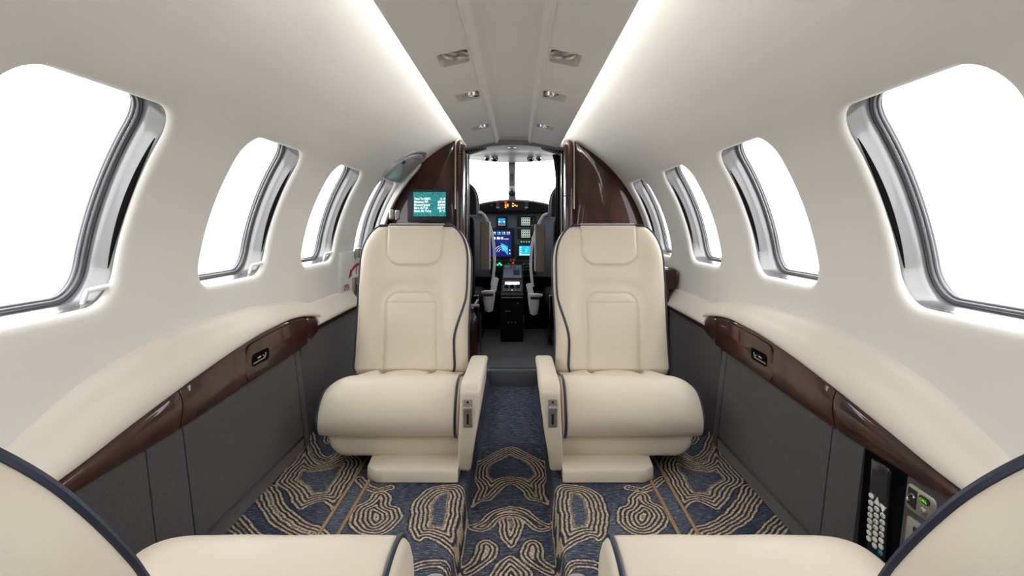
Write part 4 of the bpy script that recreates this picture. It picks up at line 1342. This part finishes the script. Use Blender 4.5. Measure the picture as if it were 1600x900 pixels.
# overhead
root = empty('overhead_panel', (0, 3.6, 1.18)); tag(root, 'pale grey curved overhead panel above the windshield', 'overhead panel')
mb = MB()
def ovz(x, y):
    q = (y - 3.13) / .95
    edge = 1.150 - .030 * abs(x / .27) ** 1.6 - .05 * max(0, abs(x) - .27)
    mid = 1.158 - .02 * abs(x / .3) ** 2
    far = 1.165 + .010 * 0
    lo = EYE + (350 - (254 - 5.5 * (x / .33) ** 2)) * 4.1 / F
    base = edge + (lo - edge) * sstep(q, .0, 1.0)
    if y < 3.10: return base + (3.10 - y) * 2.2
    return base - .010 * math.sin(PI * min(1, q)) * 0 + .012 * math.exp(-((q - .42) / .12) ** 2) * (1 - (x / .4) ** 2)
mb.grid(lambda x, y: Vector((x, y, ovz(x, y))), list(np.linspace(-.58, .58, 60)), [3.07, 3.085] + list(np.linspace(3.10, 4.1, 30)))
mb.grid(lambda x, q: Vector((x, 4.1 + .02 * q, ovz(x, 4.1) + .05 * q)), list(np.linspace(-.58, .58, 60)), [0, 1])
mb.build('liner', 'overhead', root, sharp=60, fix=False)
def gasper(px, py, D, r=.018, dark=True):
    c = at(px, py, D); m_ = MB()
    Rm = Matrix.Rotation(rad(-50), 3, 'X')
    m_.lathe(c, [(r * 1.25, .004), (r * 1.15, -.006), (r * .8, -.010), (r * .7, -.018), (r * .45, -.019), (r * .42, -.010)], 'z', 20, Rm)
    o_ = m_.build('gasper', 'chrome', root)
    if dark:
        m_ = MB(); m_.lathe(c, [(r * .44, -.0125), (r * .3, -.0135), (.0005, -.0135)], 'z', 16, Rm); m_.build('gasper_core', 'black_plastic', o_)
for px, py in ((761, 247), (773, 248), (829, 247.5), (842, 247)): gasper(px, py, 3.75, .019 if px in (773, 829) else .015)
c = at(800, 228.5, 3.20)
mb = MB(); mb.box((c.x, 3.20, c.z), (.050, .03, .016), .004); mb.build('dome_light', 'chrome', root)
for dx in (-.032, .032):
    mb = MB(); mb.box((c.x + dx, 3.195, c.z + .001), (.010, .03, .014), .003); mb.build('dome_light_arm', 'white_plastic', root)
for s0 in (-1, 1):
    for i in range(6):
        px = 803 + s0 * (50 + i * 4.1); py = 230.5 + i * 1.35
        c = at(px, py, 3.115)
        mb = MB(); mb.box((c.x, 3.118, c.z), (.0062, .012, .017), .0015, 1, Matrix.Rotation(rad(28 * s0), 3, 'Y')); mb.build('vent_slot', 'black_plastic', root)
    mb = MB(); c = at(803 + s0 * 62, 235, 3.125)
    mb.box((c.x, 3.135, c.z), (.14, .02, .030), .008, 2, Matrix.Rotation(rad(18 * s0), 3, 'Y')); mb.build('vent_housing', 'overhead', root)

# windshield glass: two sloping panes with a centre post
for side in (-1, 1):
    mb = MB()
    mb.grid(lambda x, q: Vector((side * x, 4.55 - .42 * q - .35 * (x / .6) ** 2, .86 + .36 * q)), list(np.linspace(.022, .60, 12)), list(np.linspace(0, 1, 8)))
    o = mb.build('window_%d' % (15 if side < 0 else 16), 'window_glass'); tag(o, 'bright %s windshield pane of the cockpit' % ('left' if side < 0 else 'right'), 'window', kind='structure')
root = empty('windshield_post', (0, 4.3, 1.0)); tag(root, 'grey centre post between the two windshield panes', 'windshield post')
mb = MB(); a = at(800, 250, 4.1); b = at(800, 316, 4.46)
xo = at(800, 300, 4.2).x
mb.loft([[Vector((xo + dx * w_, y, z)) for dx, dy in ((-1, 0), (-.7, -.012), (.7, -.012), (1, 0), (1, .02), (-1, .02))] for w_, y, z in ((.026, a.y, a.z), (.022, 4.28, (a.z + b.z) / 2), (.030, b.y, b.z))])
mb.build('post_body', 'seal_light', root)
mb = MB()
mb.loft([[Vector((xo + dx * w_, y - .016, z)) for dx in (-1, 1)] + [Vector((xo + dx * w_, y - .008, z)) for dx in (1, -1)] for w_, y, z in ((.017, a.y, a.z - .01), (.012, 4.20, a.z - .09), (.005, 4.28, (a.z + b.z) / 2 + .005))])
mb.build('post_inset', 'seal', root)
root = empty('magnetic_compass', at(800, 301, 4.15)); tag(root, 'round black standby compass hanging on the windshield post', 'compass')
c = at(800, 301, 4.15)
mb = MB(); mb.lathe(c, [(.001, -.030), (.020, -.028), (.027, -.020), (.029, .0), (.026, .020), (.012, .03)], 'y', 28); mb.build('compass_case', 'black_plastic', root)
mb = MB(); mb.lathe(c, [(.001, -.0315), (.014, -.031), (.016, -.0285)], 'y', 24); mb.build('compass_glass', 'dark_gloss', root)
mb = MB(); mb.b2((c.x - .020, 4.14, c.z + .030), (c.x + .020, 4.20, c.z + .046), .003); mb.build('compass_bracket', 'white_plastic', root)

# glareshield
root = empty('glareshield', (0, 4.1, .88)); tag(root, 'black arched glareshield with warning lights above the instruments', 'glareshield')
mb = MB(); rings = []
for x in np.linspace(-.60, .60, 41):
    px = 808 + (x - CX) * F / 4.1
    q = (px - 802) / 53
    ty = 311.5 + 6.2 * min(1.6, abs(q)) ** 2.2 if abs(q) < 1.2 else 311.5 + 6.2 * 1.2 ** 2.2 + (abs(q) - 1.2) * 4
    zt = EYE + (350 - ty) * 4.1 / F; zb = EYE + (350 - (333.5 - 1.5 * min(1, abs(q)))) * 4.1 / F
    rings.append([Vector((x, y, z)) for y, z in ((4.10, zb), (4.085, zb + .004), (4.075, (zt + zb) / 2), (4.085, zt - .012), (4.12, zt), (4.30, zt + .004), (4.48, zt - .02), (4.48, zb), (4.2, zb + .02))])
mb.loft(rings, True, True); gs = mb.build('shield_body', 'glareshield', root, sharp=50)
def plate(name, x0, y0, x1, y1, D, m, par, th=.004, r=.0):
    a_ = at(x0, y1, D); b_ = at(x1, y0, D); q = MB(); q.b2((a_.x, D - th, a_.z), (b_.x, D + .002, b_.z), r); return q.build(name, m, par)
mb = MB(); pl = [at(*p, 4.07) for p in ((775, 314.5), (827, 314.5), (823, 329), (779, 329))]
mb.prism([(p.x, p.z) for p in pl][::-1], lambda a, b, d: Vector((a, 4.07 - d, b)), -.01, .004, .001); an = mb.build('warning_panel', 'bezel', root)
for px, py, m_ in ((790, 316, 'lamp_red'), (790.3, 318.2, 'lamp_red'), (790, 321, 'lamp_amber'), (793.3, 319.6, 'lamp_amber'), (790.2, 324, 'lamp_amber'), (801.5, 318, 'lamp_amber'), (804.5, 320.6, 'lamp_amber'), (801.3, 322, 'lamp_white'), (807.6, 321.8, 'lamp_amber'), (793.2, 322, 'lamp_amber')):
    plate('warning_lamp', px - 1.2, py - .95, px + 1.2, py + .95, 4.063, m_, an, .0015)
for px in (778, 822.6):
    mb = MB(); c = at(px, 318.3, 4.062)
    mb.tube([(c.x + a, 4.062, c.z + b) for a, b in ((-.014, -.010), (.014, -.010), (.014, .010), (-.014, .010))], .0014, 6, True); mb.build('switch_frame', 'seal_light', an)
    plate('switch_cap', px - 1.8, 317, px + 1.8, 319.8, 4.063, 'red_paint', an, .001)
    plate('switch_label', px - 2.6, 322.7, px + 2.6, 325.4, 4.063, 'satin_metal', an, .001)
mb = MB(); c = at(768.5, 321.5, 4.07); mb.lathe(c, [(.0005, -.012), (.007, -.011), (.009, -.004), (.010, .01)], 'y', 18); mb.build('knob', 'bezel', root)

# instrument panel
root = empty('instrument_panel', (0, 4.2, .6)); tag(root, 'grey instrument panel with lit flight displays and radios', 'instrument panel')
IP = 4.20
mb = MB(); mb.b2((-.555, IP, .33), (.555, IP + .10, .7985), .006); mb.build('panel_face', 'panel_grey', root)
def framed(name, x0, y0, x1, y1, sx0, sy0, sx1, sy1, scr):
    f = plate(name, x0, y0, x1, y1, IP - .002, 'bezel', root, .008, .003)
    s_ = plate('display', sx0, sy0, sx1, sy1, IP - .0105, scr, f, .0012)
    return f
def deco(par, m, x0, y0, x1, y1, nm='readout'): return plate(nm, x0, y0, x1, y1, IP - .0125, m, par, .0006)
f = framed('standby_horizon', 775.5, 338.5, 792.5, 355.5, 778.5, 341, 789.5, 352.5, 'scr_sky')
deco(f, 'scr_brown', 780.0, 347.6, 788, 351.8, 'ground_half'); deco(f, 'scr_white', 779, 345.8, 781.5, 347.2); deco(f, 'scr_white', 786.5, 345.8, 789, 347.2)
f = framed('main_display', 766.5, 356, 804, 405, 767.5, 360.5, 799, 400.5, 'scr_blue')
for i in range(4):
    deco(f, 'scr_cyan' if i % 3 else 'lcd', 769.5 + i * 7.4, 361.8, 771.4 + i * 7.4, 366.8); deco(f, 'scr_white', 772.4 + i * 7.4, 362.5, 774.3 + i * 7.4, 364.3); deco(f, 'lcd', 772.4 + i * 7.4, 365.2, 774.6 + i * 7.4, 366.6)
for x0, x1 in ((771.8, 774), (776.5, 779.5), (780.6, 781.8), (783.5, 786)): deco(f, 'scr_white', x0, 370.5, x1, 374)
deco(f, 'scr_white', 787.5, 373.2, 795, 373.8)
# navigation rose
c0 = at(783, 394, IP - .013)
for rr in (.018, .032, .046):
    mb = MB(); lim = (20, 200) if rr > .04 else (0, 359)
    pts = [Vector((c0.x + rr * math.cos(rad(a)), IP - .0128, c0.z + rr * math.sin(rad(a)))) for a in range(25, 181, 8)]
    mb.tube(pts, .0010, 4); mb.build('map_ring', 'scr_white', f)
mb = MB(); pl = [at(*p, IP - .013) for p in ((782.5, 379.5), (793.5, 385), (793.8, 399), (788.5, 393), (784, 388))]
mb.prism([(p.x, p.z) for p in pl][::-1], lambda a, b, d: Vector((a, IP - .0125 - d, b)), .0, .0006); mb.build('map_sector', 'scr_cyan', f)
for px, py in ((796.5, 391), (796.5, 396)): deco(f, 'scr_white', px - .8, py - .8, px + .8, py + .8)
for y0 in (338, 357):
    f = framed('radio_unit', 808.5, y0, 838, y0 + 16.5, 814.5, y0 + 1.8, 828.2, y0 + 14.2, 'lcd')
    for i in range(3):
        for j in range(4): deco(f, 'bezel', 815.5 + j * 3.2, y0 + 3 + i * 4, 817.2 + j * 3.2, y0 + 4.9 + i * 4)
    for i in range(3):
        c = at(833.3, y0 + 3.5 + i * 3.3, IP - .012); mb = MB(); mb.lathe(c, [(.0005, -.006), (.004, -.006), (.005, .0)], 'y', 10); mb.build('button', 'seal_light', f)
    c = at(831.3, y0 + 14, IP - .012); mb = MB(); mb.lathe(c, [(.0005, -.014), (.007, -.013), (.008, .0)], 'y', 16); mb.build('knob', 'satin_metal', f)
f = plate('button_row', 812, 375.8, 834, 380.2, IP - .002, 'bezel', root, .006)
for i in range(5):
    deco(f, 'lamp_green' if i == 0 else 'lcd', 813.5 + i * 4.1, 376.8, 815.6 + i * 4.1, 379)
f = framed('map_display', 806.5, 382, 838, 405.5, 811, 384.2, 830.5, 399.5, 'scr_cyan')
for i in range(4): deco(f, 'scr_white', 812, 386 + i * 3.2, 815 - (i % 2), 387 + i * 3.2)
deco(f, 'scr_white', 812, 397.6, 829, 398.4); deco(f, 'scr_blue', 817.5, 391.2, 820, 392.0); deco(f, 'lamp_green', 820.5, 389, 823.5, 394.5); deco(f, 'lcd', 823, 386.2, 825, 388)
f = plate('lower_panel', 766, 407, 838, 429, IP - .002, 'bezel', root, .010, .003)
for px, py in ((777.5, 413.8), (780.5, 411.6), (783, 413.8)):
    c = at(px, py, IP - .014); mb = MB(); mb.lathe(c, [(.0005, -.003), (.0075, -.002), (.008, .002)], 'y', 12); mb.build('gear_lamp', 'lamp_green', f)
c = at(802.3, 411.3, IP - .014); mb = MB(); mb.lathe(c, [(.0005, -.012), (.008, -.011), (.009, .002)], 'y', 14); mb.build('red_button', 'lamp_red', f)
for i in range(3):
    for j in range(3):
        c = at(818.5 + j * 4.2, 412.5 + i * 4.6, IP - .014); mb = MB(); mb.lathe(c, [(.0005, -.008), (.005, -.008), (.006, .002)], 'y', 12); mb.build('knob', 'seal_light' if (i + j) % 2 else 'satin_metal', f)
c = at(794, 420, IP - .03)
mb = MB(); mb.tube([(c.x, IP, c.z + .03), (c.x, IP - .05, c.z + .012), (c.x, IP - .08, c.z - .01)], .006, 8); g = mb.build('gear_lever', 'satin_metal', root)
mb = MB(); mb.lathe(at(794.5, 413.5, IP - .04), [(.0005, -.016), (.008, -.014), (.011, .0), (.008, .014), (.0005, .016)], 'y', 14); mb.build('gear_knob', 'cream_trim', g)

# centre pedestal
root = empty('centre_pedestal', (at(800, 500, 3.5).x, 3.5, 0)); tag(root, 'black centre pedestal with radio controls and white label between the pilot seats', 'pedestal')
xc = at(800, 500, 3.5).x
mb = MB()
def pw(y): return .069 + .010 * (y - 3.48)
rings = []
for y, zt in ((3.48, .27), (3.485, .285), (3.50, .289), (3.62, .322), (3.9, .385), (4.12, .43), (4.165, .43)):
    h = pw(y); rings.append([Vector((xc + dx * h, y, z)) for dx, z in ((-1, 0), (1, 0), (1, zt - .006), (.95, zt), (-.95, zt), (-1, zt - .006))])
mb.loft(rings); mb.build('pedestal_body', 'dark', root, sharp=30)
def ped(name, x0, y0, x1, y1, m, th=.006, par=None):
    """plate lying on the sloping top; y0, y1 distances"""
    def zt(y): return float(np.interp(y, [3.50, 3.62, 3.9, 4.12], [.289, .322, .385, .43]))
    q = MB(); q.add([Vector((xc + a, y, zt(y) + t)) for t in (0.0005, th) for a, y in ((x0, y0), (x1, y0), (x1, y1), (x0, y1))], [(0, 1, 2, 3), (4, 5, 6, 7), (0, 1, 5, 4), (1, 2, 6, 5), (2, 3, 7, 6), (3, 0, 4, 7)])
    return q.build(name, m, par or root)
t1 = ped('radio_control', -.060, 3.53, .060, 3.74, 'bezel')
ped('white_label', -.046, 3.648, .046, 3.690, 'lamp_white', .0075, t1)
def dist_for(py):    # distance where the sloping top shows at this pixel row
    best = min(np.linspace(3.5, 4.1, 121), key=lambda y: abs((350 + (EYE - float(np.interp(y, [3.50, 3.62, 3.9, 4.12], [.289, .322, .385, .43]))) * F / y) - py)); return float(best)
for i in range(3):
    y = 3.60; z = .322
    mb = MB(); mb.lathe((xc - .036 + i * .036, y, .322), [(.013, 0), (.012, .012), (.006, .016), (.0005, .016)], 'z', 16); mb.build('knob', 'bezel', t1)
for i in range(5):
    mb = MB(); mb.box((xc - .044 + i * .022, 3.545, .308), (.012, .008, .006), .002); mb.build('button', 'satin_metal' if i != 2 else 'lcd', t1)
t2 = ped('throttle_quadrant', -.062, 3.78, .062, 4.08, 'panel_grey')
ped('trim_panel', .008, 3.84, .048, 3.93, 'bezel', .010, t2)
for i, (dx, h) in enumerate(((-.012, .07), (.010, .07))):
    mb = MB(); mb.tube([(xc + dx, 3.98, .40), (xc + dx, 3.96, .40 + h)], .004, 8); mb.lathe((xc + dx, 3.96, .40 + h), [(.0005, -.008), (.008, -.004), (.008, .006), (.0005, .010)], 'z', 12); mb.build('throttle_lever', 'satin_metal', t2)
for s in (-1, 1):
    for i in range(2):
        mb = MB(); mb.box((xc + s * (.032 + .014 * i), 3.99, .418), (.006, .01, .020), .002); mb.build('switch', 'white_plastic', t2)
mb = MB(); mb.b2((xc - .068, 3.466, .262), (xc + .068, 3.49, .274), .003); mb.build('rear_lip', 'dark_gloss', root)
for px, py in ((790.5, 486.5), (793.5, 486.2), (796.5, 486.5), (794.5, 504), (799.7, 504), (805, 504), (809, 474)):
    c = at(px, py, 3.476); mb = MB(); mb.lathe(c, [(.0005, -.002), (.0035, -.001), (.004, .004)], 'y', 8); mb.build('screw', 'satin_metal', root)
# footwell shade stood in for by black floor-level boxes beside the pedestal
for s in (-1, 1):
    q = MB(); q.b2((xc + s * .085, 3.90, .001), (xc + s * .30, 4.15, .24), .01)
    o = q.build('footwell_shade_box', 'dark'); tag(o, 'black low box added as the shade of the %s footwell beside the pedestal' % ('left' if s < 0 else 'right'), 'footwell box')

# ------------------------------------------------------------------ pilot seats
def pilot_seat(side):
    sd = 'left' if side < 0 else 'right'
    k = 0 if side < 0 else 1
    xc_ = at(803, 400, 3.4).x
    W = lambda x, y, z: Vector((xc_ + side * x, y, z))
    root = empty('pilot_seat', W(.34, 3.5, 0)); tag(root, 'black pilot seat with beige stowed armrest on the %s of the cockpit' % sd, 'pilot seat', None)
    dz = .0 if side < 0 else -.012
    # headrest: tall rounded slab with grey edge
    mb = MB(); rings = []
    for t in np.linspace(0, 1, 15):
        z = .775 + dz + .205 * t
        kx = math.sqrt(max(0.01, 1 - max(0, (t - .25) / .76) ** 2.6))
        r_ = []
        for a in np.linspace(0, 2 * PI, 29)[:-1]:
            ca, sa = math.cos(a), math.sin(a)
            r_.append(W(.345 + .130 * kx * math.copysign(abs(ca) ** .6, ca), 3.40 + .045 * kx ** .5 * math.copysign(abs(sa) ** .7, sa), z))
        rings.append(r_)
    mb.loft(rings); hd = mb.build('headrest', 'bezel', root, sharp=50)
    rim = []
    for t in np.linspace(0, .97, 15):
        kx = math.sqrt(max(0.01, 1 - max(0, (t - .25) / .76) ** 2.6)); rim.append(W(.345 - .132 * kx, 3.41, .775 + dz + .205 * t))
    mb = MB(); mb.tube(rim, .006, 8); mb.build('headrest_piping', 'seal_light', hd)
    mb = MB(); mb.b2(W(.222, 3.37, .768 + dz), W(.47, 3.44, .774 + dz)); mb.build('headrest_rail', 'satin_metal', root)
    mb = MB(); mb.b2(W(.235, 3.36, .28), W(.47, 3.46, .76 + dz), .02, 3); mb.build('backrest', 'dark', root)
    mb = MB(); mb.b2(W(.20, 3.44, .20), W(.49, 3.86, .30), .03, 3); mb.build('seat_cushion', 'dark', root)
    mb = MB(); mb.b2(W(.205, 3.36, .02), W(.222, 3.44, .30), .004); mb.b2(W(.40, 3.36, .02), W(.42, 3.44, .30), .004)
    mb.b2(W(.205, 3.37, .285), W(.42, 3.43, .298), .002); mb.build('seat_frame', 'dark_gloss', root)
    mb = MB(); mb.b2(W(.198, 3.36, .01), W(.226, 3.80, .028), .004); mb.build('floor_rail', 'bezel', root)
    # stowed armrest, beige
    a_ = at(750 if side < 0 else 836.5, 422 if side < 0 else 425, 3.33); b_ = at(764.5 if side < 0 else 852, 346 if side < 0 else 350, 3.33)
    mb = MB(); mb.b2((a_.x, 3.33, a_.z), (b_.x, 3.40, b_.z), .008, 3); ar = mb.build('armrest', 'seat_back_beige', root)
    ex = b_.x if side < 0 else a_.x
    mb = MB(); mb.b2((ex - .004, 3.335, a_.z + .002), (ex + .004, 3.41, b_.z - .002), .003); mb.build('armrest_edge', 'belt', ar)
    # shoulder belt: white webbing from the headrest, round the armrest to the buckle
    if side < 0: pts = [(746, 332, 3.40), (752, 332, 3.42), (758, 338, 3.44), (762, 346, 3.45), (767, 358, 3.46), (770.5, 375, 3.46), (772.5, 395, 3.46), (772.5, 415, 3.45), (770.5, 432, 3.44), (768.5, 446, 3.42)]
    else: pts = [(856, 334, 3.40), (850, 336, 3.42), (845, 343, 3.44), (841, 352, 3.45), (834.5, 368, 3.46), (831, 385, 3.46), (829.5, 405, 3.46), (829.5, 420, 3.45), (831, 436, 3.44), (832.5, 448, 3.42)]
    mb = MB(); mb.tube([at(*p) for p in pts], .0085, 8, smooth=4); mb.build('shoulder_belt', 'belt', root)
    # white sheepskin roll and side pad
    if side < 0: up_, lo_ = [(775, 435, 3.48), (772.5, 444, 3.46), (771, 455, 3.44)], [(757, 461, 3.38), (760, 474, 3.38), (764, 484, 3.38)]
    else: up_, lo_ = [(826, 444, 3.48), (828.5, 454, 3.46), (830.5, 466, 3.44)], [(834, 466, 3.38), (833.5, 478, 3.38), (833, 488, 3.38)]
    mb = MB(); mb.tube([at(*p) for p in up_], .018, 12, smooth=3); mb.build('cushion_roll', 'belt', root)
    c = at(764 if side < 0 else 834, 470 if side < 0 else 475, 3.36)
    mb = MB(); mb.loft([[Vector((c.x + sx * w_, 3.36 + sy * .03, c.z + h)) for sx, sy in ((-1, -.6), (-.6, -1), (.6, -1), (1, -.6), (1, 1), (-1, 1))] for w_, h in ((.010, -.062), (.024, -.056), (.032, .0), (.036, .05), (.030, .060))])
    mb.build('side_pad', 'belt', root, sharp=60)
    y_ = 456.5 if side < 0 else 461
    a_ = at(752 if side < 0 else 836, y_ + 1.5, 3.34); b_ = at(762 if side < 0 else 848, y_ - 1.5, 3.34)
    mb = MB(); mb.b2((a_.x, 3.33, a_.z), (b_.x, 3.36, b_.z), .002); mb.build('belt_bracket', 'white_plastic', root)
    a_ = at(755 if side < 0 else 829, y_ + 6, 3.33); b_ = at(771 if side < 0 else 846, y_ + 2, 3.33)
    mb = MB(); mb.b2((a_.x, 3.315, a_.z), (b_.x, 3.33, b_.z), .003); mb.build('buckle', 'black_plastic', root)
pilot_seat(-1); pilot_seat(1)

# dark drawn curtain strip on the right of the cockpit opening
root = empty('cockpit_curtain', at(872, 270, 3.3)); 
mb = MB(); rings = []
for py, x0, x1 in ((241, 863, 882), (250, 865, 880), (265, 867, 879), (280, 868.5, 878), (295, 868, 878), (310, 868, 879), (335, 868, 880), (380, 868, 882), (440, 868, 883), (520, 869, 883)):
    a_ = at(x0, py, 3.26); b_ = at(x1, py, 3.26); r_ = []
    for i in range(17):
        q = i / 16; r_.append(Vector((a_.x + (b_.x - a_.x) * q, 3.26 + .010 * math.sin(q * 5 * PI), a_.z)))
    r_ += [p + Vector((0, .012, 0)) for p in r_[::-1]]
    rings.append(r_)
mb.loft(rings); cu = mb.build('curtain_cloth', 'bezel', root, sharp=70)
tag(root, 'narrow dark curtain gathered at the right edge of the cockpit opening', 'curtain')
mb = MB()
for py in (262, 440): 
    c = at(876.5, py, 3.235); mb.box(c, (.010, .01, .055), .004)
mb.build('curtain_clip', 'chrome', root)
